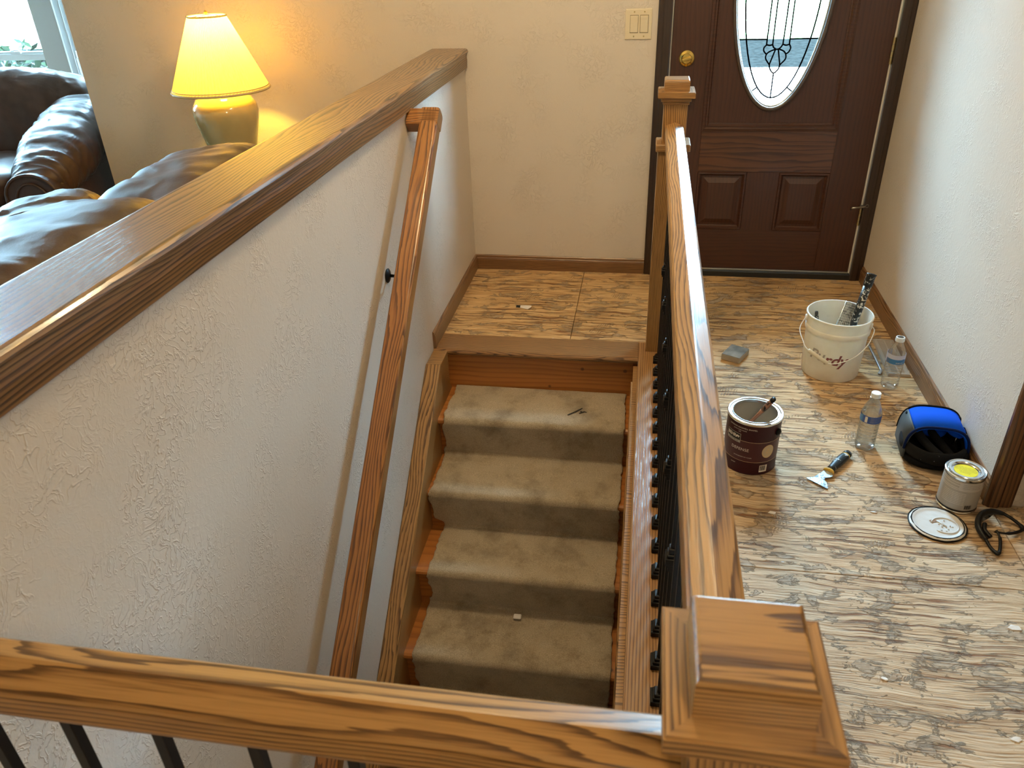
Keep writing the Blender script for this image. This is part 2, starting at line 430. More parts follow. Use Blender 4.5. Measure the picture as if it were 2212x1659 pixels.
def plywood(name, golden):
    m, nt, p = newmat(name)
    co = objco(nt)
    wn = N(nt, 'ShaderNodeTexNoise', {'Vector': co, 'Scale': 3.5, 'Detail': 3.0}).outputs['Color']
    wv = N(nt, 'ShaderNodeVectorMath', {0: wn, 1: (0.0, 0.055, 0.0)}, operation='MULTIPLY').outputs[0]
    v = N(nt, 'ShaderNodeVectorMath', {0: co, 1: wv}, operation='ADD').outputs[0]
    g1 = N(nt, 'ShaderNodeTexNoise', {'Vector': mapping(nt, v, scale=(3.0, 42, 1)), 'Scale': 1.0, 'Detail': 6.0, 'Roughness': 0.65}).outputs[0]
    g2 = N(nt, 'ShaderNodeTexNoise', {'Vector': mapping(nt, v, scale=(9, 210, 1)), 'Scale': 1.0, 'Detail': 3.0}).outputs[0]
    cg = ramp(nt, g1, [(0.28, (0.33, 0.18, 0.075)), (0.46, (0.64, 0.40, 0.18)), (0.72, (0.78, 0.54, 0.28))])
    cd_ = ramp(nt, g1, [(0.25, (0.25, 0.14, 0.07)), (0.41, (0.54, 0.385, 0.24)), (0.58, (0.66, 0.51, 0.35)), (0.75, (0.80, 0.67, 0.50))])
    if golden:
        base = cg
    else:
        # shade by the door painted in: golden there, paler where daylight falls
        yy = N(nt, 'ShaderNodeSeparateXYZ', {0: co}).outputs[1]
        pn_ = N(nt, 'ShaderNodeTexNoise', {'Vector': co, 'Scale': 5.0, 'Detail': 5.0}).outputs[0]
        daylit = mth(nt, 'ADD', mth(nt, 'MULTIPLY', yy, -1.0), mth(nt, 'MULTIPLY', mth(nt, 'SUBTRACT', pn_, 0.5), 1.2))
        daylit = N(nt, 'ShaderNodeMapRange', {0: daylit, 1: 0.7, 2: 2.3}).outputs[0]
        base = mix(nt, daylit, cg, cd_)
    fine = ramp(nt, g2, [(0.33, (0.62, 0.56, 0.50)), (0.55, (1, 1, 1))])
    base = mix(nt, 1.0, base, fine, 'MULTIPLY')
    # torn veneer splits: long thin reddish slivers
    sp = N(nt, 'ShaderNodeTexNoise', {'Vector': mapping(nt, v, scale=(4.0, 85, 1), loc=(3, 1, 0)), 'Scale': 1.0, 'Detail': 4.0, 'Roughness': 0.6}).outputs[0]
    spm = N(nt, 'ShaderNodeTexNoise', {'Vector': mapping(nt, co, loc=(5, 2, 0)), 'Scale': 3.2, 'Detail': 2.0}).outputs[0]
    spf = mth(nt, 'MULTIPLY', ramp(nt, sp, [(0.545, (0, 0, 0)), (0.60, (1, 1, 1))]), ramp(nt, spm, [(0.40, (0, 0, 0)), (0.54, (1, 1, 1))]))
    base = mix(nt, mth(nt, 'MULTIPLY', spf, 0.85), base, (0.20, 0.075, 0.025))
    # old adhesive residue: smeared grey patches, some combed by the trowel
    r1 = N(nt, 'ShaderNodeTexNoise', {'Vector': mapping(nt, co, scale=(1, 1.7, 1), loc=(1, 7, 0)), 'Scale': 10.5, 'Detail': 9.0, 'Roughness': 0.68, 'Distortion': 0.5}).outputs[0]
    rf = ramp(nt, r1, [(0.535, (0, 0, 0)), (0.575, (1, 1, 1))])
    comb = N(nt, 'ShaderNodeTexWave', {'Vector': mapping(nt, co, rot=(0, 0, R(14))), 'Scale': 33.0, 'Distortion': 4.0, 'Detail': 1.0}, wave_type='BANDS', bands_direction='X').outputs['Fac']
    cm = N(nt, 'ShaderNodeTexNoise', {'Vector': mapping(nt, co, loc=(9, 4, 0)), 'Scale': 5.5, 'Detail': 2.0}).outputs[0]
    cmf = ramp(nt, cm, [(0.63, (0, 0, 0)), (0.66, (1, 1, 1))])
    combf = mth(nt, 'MULTIPLY', ramp(nt, comb, [(0.35, (0, 0, 0)), (0.55, (1, 1, 1))]), cmf)
    combf = mth(nt, 'MULTIPLY', combf, ramp(nt, r1, [(0.45, (0, 0, 0)), (0.52, (1, 1, 1))]))
    resid = mth(nt, 'MAXIMUM', rf, combf)
    rv = N(nt, 'ShaderNodeTexNoise', {'Vector': co, 'Scale': 45.0, 'Detail': 4.0}).outputs[0]
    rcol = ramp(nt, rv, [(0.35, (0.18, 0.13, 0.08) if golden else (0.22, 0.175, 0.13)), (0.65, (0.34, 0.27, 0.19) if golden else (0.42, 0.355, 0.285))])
    base = mix(nt, mth(nt, 'MULTIPLY', resid, 0.56), base, rcol)
    # white paint flecks
    fl = N(nt, 'ShaderNodeTexVoronoi', {'Vector': mapping(nt, co, scale=(1, 1.5, 1)), 'Scale': 9.0, 'Randomness': 1.0})
    ff = mth(nt, 'LESS_THAN', fl.outputs['Distance'], 0.045)
    fc = N(nt, 'ShaderNodeSeparateXYZ', {0: fl.outputs['Color']}).outputs[0]
    ff = mth(nt, 'MULTIPLY', ff, mth(nt, 'GREATER_THAN', fc, 0.62))
    base = mix(nt, mth(nt, 'MULTIPLY', ff, 0.85), base, (0.68, 0.62, 0.56))
    nt.links.new(base, p.inputs['Base Color'])
    p.inputs['Roughness'].default_value = 0.68
    p.inputs['Specular IOR Level'].default_value = 0.35
    h = mth(nt, 'ADD', mth(nt, 'MULTIPLY', resid, 0.55), mth(nt, 'MULTIPLY', g2, 0.55))
    h = mth(nt, 'SUBTRACT', h, mth(nt, 'MULTIPLY', spf, 0.9))
    h = mth(nt, 'ADD', h, mth(nt, 'MULTIPLY', rv, 0.25))
    b = N(nt, 'ShaderNodeBump', {'Height': h, 'Strength': 1.0, 'Distance': 0.006})
    nt.links.new(b.outputs[0], p.inputs['Normal'])
    return m


M['plyg'] = plywood('golden_plywood', True)
M['ply'] = plywood('shade_graded_plywood', False)  # its colour carries the shade near the door


# ------------------------------------------------------------------ geometry helpers
def tag(o, label=None, cat=None, group=None, kind=None):
    if label: o['label'] = label
    if cat: o['category'] = cat
    if group: o['group'] = group
    if kind: o['kind'] = kind
    return o


def mk(name, geo, mat=None, parent=None, loc=(0, 0, 0), rot=(0, 0, 0), smooth=False, label=None):
    if isinstance(geo, bmesh.types.BMesh):
        me = bpy.data.meshes.new(name); geo.normal_update(); geo.to_mesh(me); geo.free()
    elif isinstance(geo, bpy.types.Mesh):
        me = geo
    else:
        me = bpy.data.meshes.new(name); me.from_pydata([tuple(v) for v in geo[0]], [], geo[1]); me.update()
    if mat is not None and not me.materials:
        for mm in (mat if isinstance(mat, (list, tuple)) else [mat]):
            me.materials.append(mm)
    if smooth:
        me.polygons.foreach_set('use_smooth', [True] * len(me.polygons))
    o = bpy.data.objects.new(name, me); COL.objects.link(o)
    o.location = loc; o.rotation_euler = rot
    if parent is not None:
        o.parent = parent
    if label:
        o['label'] = label
    return o


def empty(name, loc=(0, 0, 0), rot=(0, 0, 0), label=None, cat=None, group=None, kind=None):
    o = bpy.data.objects.new(name, None); COL.objects.link(o)
    o.empty_display_size = 0.05
    o.location = loc; o.rotation_euler = rot
    return tag(o, label, cat, group, kind)


def box_bm(size, center=(0, 0, 0), bev=0.0, seg=2):
    bm = bmesh.new()
    bmesh.ops.create_cube(bm, size=1.0)
    bmesh.ops.scale(bm, vec=size, verts=bm.verts)
    if bev > 0:
        bmesh.ops.bevel(bm, geom=bm.edges[:], offset=bev, segments=seg, profile=0.6, affect='EDGES')
    bmesh.ops.translate(bm, vec=center, verts=bm.verts)
    return bm


def box(name, lo, hi, mat, parent=None, bev=0.0, seg=2, label=None):
    s = [b - a for a, b in zip(lo, hi)]
    c = [(a + b) / 2 for a, b in zip(lo, hi)]
    return mk(name, box_bm(s, (0, 0, 0), bev, seg), mat, parent, c, label=label)


def prism_geo(prof, L):
    n = len(prof)
    v = [(0, y, z) for y, z in prof] + [(L, y, z) for y, z in prof]
    f = [(i, (i + 1) % n, n + (i + 1) % n, n + i) for i in range(n)]
    f = [tuple(reversed(q)) for q in f]
    f += [tuple(range(n)), tuple(reversed(range(n, 2 * n)))]
    return v, f


def fixn(geo):
    bm = bmesh.new()
    vs = [bm.verts.new(p) for p in geo[0]]
    for f in geo[1]:
        try:
            bm.faces.new([vs[i] for i in f])
        except ValueError:
            pass
    bmesh.ops.recalc_face_normals(bm, faces=bm.faces)
    return bm


def prism(name, prof, L, mat, parent=None, loc=(0, 0, 0), rot=(0, 0, 0), label=None, smooth=False):
    return mk(name, fixn(prism_geo(prof, L)), mat, parent, loc, rot, label=label, smooth=smooth)


def lathe_geo(prof, n=48, closed=False):
    v, f = [], []
    k = len(prof)
    for i in range(n):
        a = 2 * PI * i / n
        for r, z in prof:
            v.append((r * math.cos(a), r * math.sin(a), z))
    for i in range(n):
        j = (i + 1) % n
        for t in range(k - 1 + (1 if closed else 0)):
            t2 = (t + 1) % k
            f.append((i * k + t, j * k + t, j * k + t2, i * k + t2))
    return v, f


def lathe(name, prof, mat, parent=None, loc=(0, 0, 0), rot=(0, 0, 0), n=48, closed=False, label=None, smooth=True):
    bm = fixn(lathe_geo(prof, n, closed))
    bmesh.ops.remove_doubles(bm, verts=bm.verts, dist=1e-6)
    o = mk(name, bm, mat, parent, loc, rot, smooth, label)
    if smooth:
        sharp(o)
    return o


def sharp(o, ang=35):
    me = o.data
    bm = bmesh.new(); bm.from_mesh(me)
    for e in bm.edges:
        if len(e.link_faces) == 2 and e.calc_face_angle(0) > R(ang):
            e.smooth = False
    bm.to_mesh(me); bm.free()


def tube_geo(pts, r, n=8, closed=False, flat=1.0):
    pts = [Vector(p) for p in pts]
    v, f = [], []
    up = Vector((0, 0, 1))
    m = len(pts)
    prev = None
    for i, p in enumerate(pts):
        a = pts[(i - 1) % m] if (i > 0 or closed) else p
        b = pts[(i + 1) % m] if (i < m - 1 or closed) else p
        t = (b - a).normalized()
        s = t.cross(up)
        if s.length < 1e-4:
            s = Vector((1, 0, 0)) if prev is None else prev
        s.normalize()
        if prev is not None and s.dot(prev) < 0:
            s = -s
        prev = s
        q = s.cross(t).normalized()
        rr = r[i] if isinstance(r, (list, tuple)) else r
        for k in range(n):
            an = 2 * PI * k / n
            v.append(p + s * (rr * math.cos(an)) + q * (rr * flat * math.sin(an)))
    for i in range(m if closed else m - 1):
        j = (i + 1) % m
        for k in range(n):
            k2 = (k + 1) % n
            f.append((i * n + k, i * n + k2, j * n + k2, j * n + k))
    if not closed:
        f.append(tuple(range(n))); f.append(tuple(range((m - 1) * n, m * n)))
    return [tuple(x) for x in v], f


def tube(name, pts, r, mat, parent=None, n=8, closed=False, loc=(0, 0, 0), flat=1.0, label=None):
    return mk(name, fixn(tube_geo(pts, r, n, closed, flat)), mat, parent, loc, smooth=True, label=label)


def arc(c, r, a0, a1, n, plane='xz'):
    o = []
    for i in range(n + 1):
        a = R(a0 + (a1 - a0) * i / n)
        o.append((c[0] + r * math.cos(a), c[1] + r * math.sin(a)))
    return o


def spline(pts, n=8):
    P = [Vector(p) for p in pts]
    o = []
    for i in range(len(P) - 1):
        p0, p1, p2, p3 = P[max(i - 1, 0)], P[i], P[i + 1], P[min(i + 2, len(P) - 1)]
        for k in range(n):
            t = k / n
            o.append(0.5 * ((2 * p1) + (-p0 + p2) * t + (2 * p0 - 5 * p1 + 4 * p2 - p3) * t * t + (-p0 + 3 * p1 - 3 * p2 + p3) * t ** 3))
    o.append(P[-1])
    return o


def text_geo(s, size, shear=0.0, bold=0.0, align='CENTER', spacing=1.0):
    cu = bpy.data.curves.new('txt', 'FONT')
    cu.body = s; cu.size = size; cu.align_x = align; cu.align_y = 'CENTER'; cu.shear = shear; cu.offset = bold; cu.space_character = spacing
    cu.resolution_u = 3
    o = bpy.data.objects.new('txt', cu); COL.objects.link(o)
    dg = bpy.context.evaluated_depsgraph_get()
    ev = o.evaluated_get(dg)
    me = ev.to_mesh()
    v = [tuple(q.co) for q in me.vertices]; f = [tuple(p.vertices) for p in me.polygons]
    ev.to_mesh_clear()
    bpy.data.objects.remove(o); bpy.data.curves.remove(cu)
    return v, f


def wrap(geo, rad, ang, z0, taper=0.0):
    """bend flat x,y lettering round a cylinder about z; ang is the outward azimuth in degrees"""
    v = []
    for x, y, z in geo[0]:
        rr = rad + taper * (z0 + y)
        a = R(ang) + x / rr
        v.append((rr * math.cos(a), rr * math.sin(a), z0 + y))
    return v, geo[1]


def quad_grid(wd, ht, nx, ny=1):
    v = [(-wd / 2 + wd * i / nx, -ht / 2 + ht * j / ny, 0) for j in range(ny + 1) for i in range(nx + 1)]
    f = [(j * (nx + 1) + i, j * (nx + 1) + i + 1, (j + 1) * (nx + 1) + i + 1, (j + 1) * (nx + 1) + i) for j in range(ny) for i in range(nx)]
    return v, f


def join_geo(*gs):
    v, f = [], []
    for g in gs:
        o = len(v)
        v += list(g[0]); f += [tuple(i + o for i in q) for q in g[1]]
    return v, f


def shift(geo, dx=0, dy=0, dz=0):
    return [(x + dx, y + dy, z + dz) for x, y, z in geo[0]], geo[1]


def cushion(name, size, e, mat, parent, loc, rot=(0, 0, 0), n=34, wr=0.012, seed=0, freq=(5, 5, 5), extra=None, label=None):
    """soft rounded box with creases"""
    bm = bmesh.new()
    bmesh.ops.create_cube(bm, size=2.0)
    bmesh.ops.subdivide_edges(bm, edges=bm.edges[:], cuts=n, use_grid_fill=True)
    a, b, c = size[0] / 2, size[1] / 2, size[2] / 2
    so = Vector((seed * 3.7, seed * 1.3, seed * 2.1))
    for v in bm.verts:
        d = v.co.normalized()
        t = (abs(d.x) ** e + abs(d.y) ** e + abs(d.z) ** e) ** (-1.0 / e)
        q = d * t
        p = Vector((q.x * a, q.y * b, q.z * c))
        nrm = Vector((q.x ** 3 / a, q.y ** 3 / b, q.z ** 3 / c))
        nrm = nrm.normalized() if nrm.length > 1e-9 else d
        s = Vector((p.x * freq[0], p.y * freq[1], p.z * freq[2])) + so
        w1 = 1.0 - abs(noise.noise(s + 0.6 * noise.noise_vector(s * 0.7))) * 2.0
        w2 = noise.noise(s * 0.35 + so)
        w3 = 1.0 - abs(noise.noise(s * 2.3 + 1.1 * noise.noise_vector(s * 1.1))) * 2.0
        p += nrm * (wr * (max(w1, 0.0) ** 2 * 0.6) + wr * 0.9 * w2 + wr * 0.24 * max(w3, 0.0) ** 2)
        if extra:
            p = extra(p)
        v.co = p
    return mk(name, bm, mat, parent, loc, rot, True, label)


# ================================================================== SETTING
XL, XR = -0.8375, 1.0673
CEIL = 2.44
STEP_H, STEP_D, Y1 = 0.19, 0.238, -0.891     # riser, run, first riser plane
NSTEP = 8

floor = empty('floor', kind='structure')


def sheet(lo, hi, mat, z0=-0.02, label=None):
    # plywood sheet: its own edges, a hair apart from its neighbours
    g = 0.0012
    return box('plywood_sheet', (lo[0] + g, lo[1] + g, z0), (hi[0] - g, hi[1] - g, 0.0), mat, floor, 0.0008, 1, label)


def sheet_local(lo, hi, mat):
    o = sheet(lo, hi, mat)
    # keep texture space continuous: bake the location into the mesh
    o.data.transform(Matrix.Translation(o.location)); o.location = (0, 0, 0)
    return o


sheet_local((XL, -0.774), (-0.272, 0.0), M['plyg'])
sheet_local((-0.272, -0.774), (0.20, 0.0), M['plyg'])
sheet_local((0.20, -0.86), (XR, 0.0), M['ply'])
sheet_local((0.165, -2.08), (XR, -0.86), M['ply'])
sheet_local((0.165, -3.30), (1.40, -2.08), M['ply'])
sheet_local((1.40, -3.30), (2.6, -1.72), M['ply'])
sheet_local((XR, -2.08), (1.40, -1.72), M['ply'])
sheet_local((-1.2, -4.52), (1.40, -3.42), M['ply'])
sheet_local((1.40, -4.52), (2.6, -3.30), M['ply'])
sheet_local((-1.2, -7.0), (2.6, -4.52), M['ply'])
box('living_room_floor', (-6.4, -7.0, -0.03), (-0.97, 1.3, -0.002), M['carpetfloor'], floor)
box('subfloor', (XL, -0.772, -0.12), (0.05, 0.1, -0.021), M['sweep'], floor)
box('subfloor', (0.05, -7.0, -0.26), (2.6, 0.1, -0.021), M['sweep'], floor)
box('lower_floor', (XL, -4.0, -1.66), (0.05, -0.6, -1.55), M['carpetfloor'], floor)


def wallbox(name, lo, hi, mat=None, parent=None):
    o = box(name, lo, hi, mat or M['wall'], parent)
    o.data.transform(Matrix.Translation(o.location)); o.location = (0, 0, 0)
    if parent is None:
        o['kind'] = 'structure'
    return o


# back wall with the door opening
wb = empty('wall_back', kind='structure')
wallbox('plaster', (-2.67, 0.0, -0.02), (0.085, 0.12, CEIL), parent=wb)
wallbox('plaster', (0.085, 0.0, 2.06), (1.013, 0.12, CEIL), parent=wb)
wallbox('plaster', (1.013, 0.0, -0.02), (XR + 0.12, 0.12, CEIL), parent=wb)
wallbox('plaster', (-2.79, 0.0, -0.02), (-2.67, 0.75, CEIL), parent=wb)
wallbox('plaster', (-3.1, 0.63, -0.02), (-2.79, 0.75, CEIL), parent=wb)
wallbox('wall_right', (XR, -1.72, -0.02), (XR + 0.10, 0.0, CEIL), M['wallr'])
wallbox('wall_closet', (XR + 0.85, -1.82, -0.02), (2.6, -1.72, CEIL))
wallbox('wall_closet_head', (XR + 0.10, -1.82, 2.05), (XR + 0.85, -1.72, CEIL))
wallbox('wall_east', (2.6, -7.0, -0.02), (2.72, -1.0, CEIL))
wallbox('wall_closet_back', (XR + 0.10, -1.10, -0.02), (2.6, -1.0, CEIL))
wl = wallbox('wall_left', (-0.972, -7.0, -1.6), (XL, 0.0, 1.02))
wallbox('wall_stair_right', (0.02, -3.40, -1.6), (0.05, -0.775, -0.029))
wallbox('wall_stair_front', (XL, -3.42, -1.6), (0.05, -3.36, -0.03))
wallbox('wall_west', (-6.4, -7.0, -0.02), (-6.28, 0.75, CEIL))
wallbox('wall_rear', (-6.4, -7.12, -0.02), (2.72, -7.0, CEIL))
wallbox('ceiling', (-6.4, -7.12, CEIL), (2.72, 1.3, CEIL + 0.1), M['ceil'])
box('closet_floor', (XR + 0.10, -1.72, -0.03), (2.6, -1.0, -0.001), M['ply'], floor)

# bay window of the living room
wallbox('wall_bay_west', (-6.28, 0.63, -0.02), (-5.67, 0.75, CEIL))
bay = empty('wall_bay', kind='structure')
box('sill_wall', (-5.25, 1.08, -0.02), (-3.67, 1.2, 0.45), M['post'], bay)
box('head_wall', (-5.25, 1.08, 2.15), (-3.67, 1.2, CEIL), M['post'], bay)
box('post', (-3.835, 1.08, 0.45), (-3.67, 1.22, 2.15), M['post'], bay, 0.004)
box('post', (-5.25, 1.08, 0.45), (-5.10, 1.22, 2.15), M['post'], bay, 0.004)
for sx, x0, rz in ((1, -3.67, -45), (-1, -5.25, 45)):
    e2 = mk('side_sill_wall', box_bm((0.66, 0.10, 0.47), (sx * 0.33, 0.05, 0.215)), M['post'], bay, (x0, 1.09, 0), (0, 0, R(rz)))
    mk('side_head_wall', box_bm((0.66, 0.10, 0.29), (sx * 0.33, 0.05, 2.295)), M['post'], bay, (x0, 1.09, 0), (0, 0, R(rz)))
    w_ = empty('window_2' if sx > 0 else 'window_4', (x0, 1.09, 0.45), (0, 0, R(rz)), kind='structure')
    for nm, lo, hi in (('jamb', (0.0, -0.01, 0), (0.06, 0.10, 1.7)), ('window_frame', (0.06, 0.02, 0), (0.10, 0.09, 1.7)), ('track', (0.10, 0.035, 0), (0.112, 0.075, 1.7)), ('window_frame', (0.50, 0.02, 0), (0.56, 0.09, 1.7)), ('jamb', (0.56, -0.01, 0), (0.62, 0.10, 1.7)), ('meeting_rail', (0.112, 0.03, 0.46), (0.50, 0.07, 0.50)), ('sill', (0.06, 0.0, 0), (0.56, 0.09, 0.04)), ('sash_stop', (0.12, 0.025, 0.12), (0.15, 0.05, 0.46))):
        a, b = sorted((lo[0] * sx, hi[0] * sx))
        box(nm, (a, lo[1], lo[2]), (b, hi[1], hi[2]), M['vinyl'], w_, 0.003)
    a, b = sorted((0.112 * sx, 0.5 * sx))
    box('pane', (a, 0.05, 0.04), (b, 0.055, 1.68), M['glass'], w_)
w1 = empty('window_1', (-4.47, 1.13, 0.45), kind='structure')
for nm, lo, hi in (('window_frame', (-0.63, 0, 0), (-0.58, 0.07, 1.7)), ('window_frame', (0.60, 0, 0), (0.635, 0.07, 1.7)), ('sill', (-0.58, 0, 0), (0.60, 0.07, 0.05)), ('window_head', (-0.58, 0, 1.65), (0.60, 0.07, 1.7)), ('meeting_rail', (-0.58, 0.0, 0.435), (0.60, 0.05, 0.475)), ('sash_bar', (-0.58, 0.005, 0.475), (0.60, 0.03, 0.488))):
    box(nm, lo, hi, M['vinyl'], w1, 0.004)
box('pane', (-0.58, 0.030, 0.05), (0.60, 0.034, 0.44), M['glass'], w1)
box('pane', (-0.58, 0.036, 0.475), (0.60, 0.040, 1.65), M['glass'], w1)
lk = box('sash_lock', (0.36, -0.01, 0.475), (0.44, 0.02, 0.492), M['vinyl'], w1, 0.005)
tube('lever', [(0.37, -0.005, 0.495), (0.40, -0.012, 0.497), (0.43, -0.006, 0.497)], 0.005, M['vinyl'], lk, loc=(-0.40, -0.005, -0.4835))

# ------------------------------------------------------------------ out of doors
box('ground', (-30, 1.35, -0.45), (30, 9.0, -0.35), M['concrete'])['kind'] = 'structure'
box('street', (-30, 9.0, -0.45), (30, 12.6, -0.38), M['asphalt'])['kind'] = 'structure'
box('far_lawn', (-30, 12.6, -0.45), (30, 40.0, -0.30), M['lawn'])['kind'] = 'structure'
box('rear_lawn', (-30, -40.0, -0.45), (30, -7.2, -0.35), M['lawn'])['kind'] = 'structure'
box('porch_slab', (-2.6, 0.13, -0.35), (2.4, 1.34, -0.16), M['concrete'])['kind'] = 'structure'
box('bay_light_screen', (-18, 12.7, -0.40), (-3.2, 20, 6.5), M['ext2'])['kind'] = 'structure'  # unseen block added to hold back sky at the bay and bounce light
box('right_light_block', (2.6, 1.4, -0.35), (2.75, 6.5, 2.6), M['ext'])['kind'] = 'structure'  # unseen wall added to cut daylight entering the door from the right
box('left_light_block', (-1.25, 0.13, -0.35), (-1.10, 6.5, 2.6), M['ext'])['kind'] = 'structure'  # unseen wall added to dim grazing daylight on the hall's right wall

# ------------------------------------------------------------------ front door
door = empty('door_1', (0.0, 0.0, 0.0), kind='structure')
DX0, DX1 = 0.0918, 1.0058
PX0, PX1 = 0.252, 0.846
YF = 0.012            # room-side face of the stiles


def dbox(name, x0, x1, z0, z1, mat, y0=YF, y1=0.056, bev=0.001):
    return box(name, (x0, y0, z0), (x1, y1, z1), mat, door, bev, 1)


dbox('stile', DX0, PX0, 0.035, 2.05, M['doorZ'])
dbox('stile', PX1, DX1, 0.035, 2.05, M['doorZ'])
dbox('bottom_rail', PX0, PX1, 0.035, 0.235, M['doorX2'])
dbox('lock_rail', PX0, PX1, 0.513, 0.70, M['doorX'], YF - 0.001)
dbox('top_rail', PX0, PX1, 1.95, 2.05, M['doorX2'])
dbox('mid_stile', 0.476, 0.622, 0.235, 0.513, M['doorZ'])
OC, OA, OB = (0.541, 1.345), 0.200, 0.548


def oval_plate(x0, x1, z0, z1, a, b, y0, y1, n=64):
    v, f = [], []
    cx, cz = OC
    for i in range(n):
        t = 2 * PI * i / n
        c, s = math.cos(t), math.sin(t)
        ex, ez = cx + a * c, cz + b * s
        # matching point on the rectangle
        k = min((x1 - cx) / abs(c) if c > 1e-6 else ((cx - x0) / abs(c) if c < -1e-6 else 1e9),
                (z1 - cz) / abs(s) if s > 1e-6 else ((cz - z0) / abs(s) if s < -1e-6 else 1e9))
        rx, rz = cx + k * c, cz + k * s
        v += [(ex, y0, ez), (rx, y0, rz), (ex, y1, ez), (rx, y1, rz)]
    # corners: snap the nearest ray to the corner
    for cxn, czn in ((x0, z0), (x0, z1), (x1, z0), (x1, z1)):
        bi = min(range(n), key=lambda i: (v[4 * i + 1][0] - cxn) ** 2 + (v[4 * i + 1][2] - czn) ** 2)
        v[4 * bi + 1] = (cxn, y0, czn); v[4 * bi + 3] = (cxn, y1, czn)
    for i in range(n):
        j = (i + 1) % n
        f += [(4 * i, 4 * j, 4 * j + 1, 4 * i + 1), (4 * i + 2, 4 * i + 3, 4 * j + 3, 4 * j + 2), (4 * i, 4 * i + 2, 4 * j + 2, 4 * j)]
    return v, f


mk('upper_panel', fixn(oval_plate(PX0, PX1, 0.70, 1.95, OA, OB, YF + 0.006, 0.05)), M['doorZ'], door)


def ring_frame(name, x0, x1, z0, z1, prof, mat, parent):
    """profile (inset, y) swept round a rectangle with mitred corners"""
    v, f = [], []
    k = len(prof)
    for d, y in prof:
        v += [(x0 + d, y, z0 + d), (x1 - d, y, z0 + d), (x1 - d, y, z1 - d), (x0 + d, y, z1 - d)]
    for i in range(k - 1):
        for c in range(4):
            c2 = (c + 1) % 4
            f.append((i * 4 + c, i * 4 + c2, (i + 1) * 4 + c2, (i + 1) * 4 + c))
    return mk(name, fixn((v, f)), mat, parent)


mould = [(0.0, YF + 0.002), (0.0, YF - 0.006), (0.010, YF - 0.009), (0.016, YF - 0.004), (0.022, YF - 0.005), (0.028, YF + 0.002), (0.034, YF + 0.003), (0.034, YF + 0.008)]
ring_frame('panel_moulding', PX0, PX1, 0.70, 1.95, mould, M['doorX2'], door)
for x0, x1 in ((PX0, 0.476), (0.622, PX1)):
    ring_frame('panel_moulding', x0, x1, 0.235, 0.513, [(0.0, YF + 0.001), (0.002, YF - 0.004), (0.010, YF - 0.005), (0.016, YF + 0.006), (0.020, YF + 0.010)], M['doorX2'], door)
    v = []
    for d, y in ((0.016, YF + 0.012), (0.030, YF + 0.010), (0.052, YF + 0.001)):
        v += [(x0 + d, y, 0.235 + d), (x1 - d, y, 0.235 + d), (x1 - d, y, 0.513 - d), (x0 + d, y, 0.513 - d)]
    f = [(i * 4 + c, i * 4 + (c + 1) % 4, (i + 1) * 4 + (c + 1) % 4, (i + 1) * 4 + c) for i in range(2) for c in range(4)] + [(8, 9, 10, 11)]
    mk('raised_panel', fixn((v, f)), M['doorZ'], door)
dbox('door_core', PX0, PX1, 0.235, 0.70, M['doorZ'], YF + 0.02, 0.05, 0)
# oval glazing rim, glass and the lead came
ell = lambda a, b, y, n=72: [(OC[0] + a * math.cos(2 * PI * i / n), y, OC[1] + b * math.sin(2 * PI * i / n)) for i in range(n)]
tube('oval_rim', ell(OA + 0.002, OB + 0.002, YF - 0.001), 0.0085, plain('oval_rim_paint', (0.075, 0.055, 0.045), 0.3, coat=0.3), door, 8, True)
tube('glazing_bead', ell(OA - 0.008, OB - 0.008, YF + 0.010), 0.005, M['alu'], door, 6, True)
gl = []
n = 72
v = [(OC[0], 0.034, OC[1])] + ell(OA, OB, 0.034, n)
f = [(0, 1 + i, 1 + (i + 1) % n) for i in range(n)]
glass = mk('glass', (v, f), M['pebble'], door)
LEAD = plain('lead_came', (0.0015, 0.002, 0.0025), 0.7, spec=0.0)
cames = [[(0.496, 1.62), (0.496, 1.235), (0.495, 1.057)], [(0.520, 1.62), (0.520, 1.234), (0.521, 1.057)], [(0.565, 1.62), (0.565, 1.233), (0.563, 1.06)], [(0.589, 1.62), (0.589, 1.233), (0.590, 1.06)],
         [(0.352, 1.081), (0.494, 1.080)], [(0.588, 1.081), (0.730, 1.082)],
         [(0.495, 1.057), (0.486, 1.046), (0.488, 1.032), (0.500, 1.020)], [(0.495, 1.059), (0.508, 1.056), (0.521, 1.059)],
         [(0.521, 1.057), (0.528, 1.046), (0.541, 1.040), (0.554, 1.046), (0.563, 1.060)],
         [(0.563, 1.060), (0.577, 1.056), (0.590, 1.060)], [(0.590, 1.060), (0.597, 1.046), (0.592, 1.030), (0.580, 1.020)],
         [(0.534, 1.040), (0.512, 1.031), (0.500, 1.020), (0.499, 1.002), (0.517, 0.978)], [(0.549, 1.041), (0.569, 1.033), (0.580, 1.020), (0.581, 1.000), (0.561, 0.977)],
         [(0.535, 1.039), (0.517, 0.978)], [(0.547, 1.039), (0.561, 0.977)], [(0.517, 0.978), (0.522, 0.960), (0.539, 0.943), (0.557, 0.960), (0.561, 0.977)],
         [(0.539, 0.943), (0.539, 0.842)], [(0.476, 0.884), (0.448, 0.862)], [(0.604, 0.884), (0.634, 0.862)]]
tube('came', [(OC[0] + 0.156 * math.cos(2 * PI * i / 64), 0.031, 1.345 + 0.505 * math.sin(2 * PI * i / 64)) for i in range(64)], 0.0036, LEAD, door, 5, True)
for c in cames:
    pts = [(x, 0.031, z) for x, z in c]
    if len(pts) > 2:
        pts = spline(pts, 4)
    tube('came', pts, 0.0033, LEAD, door, 5)
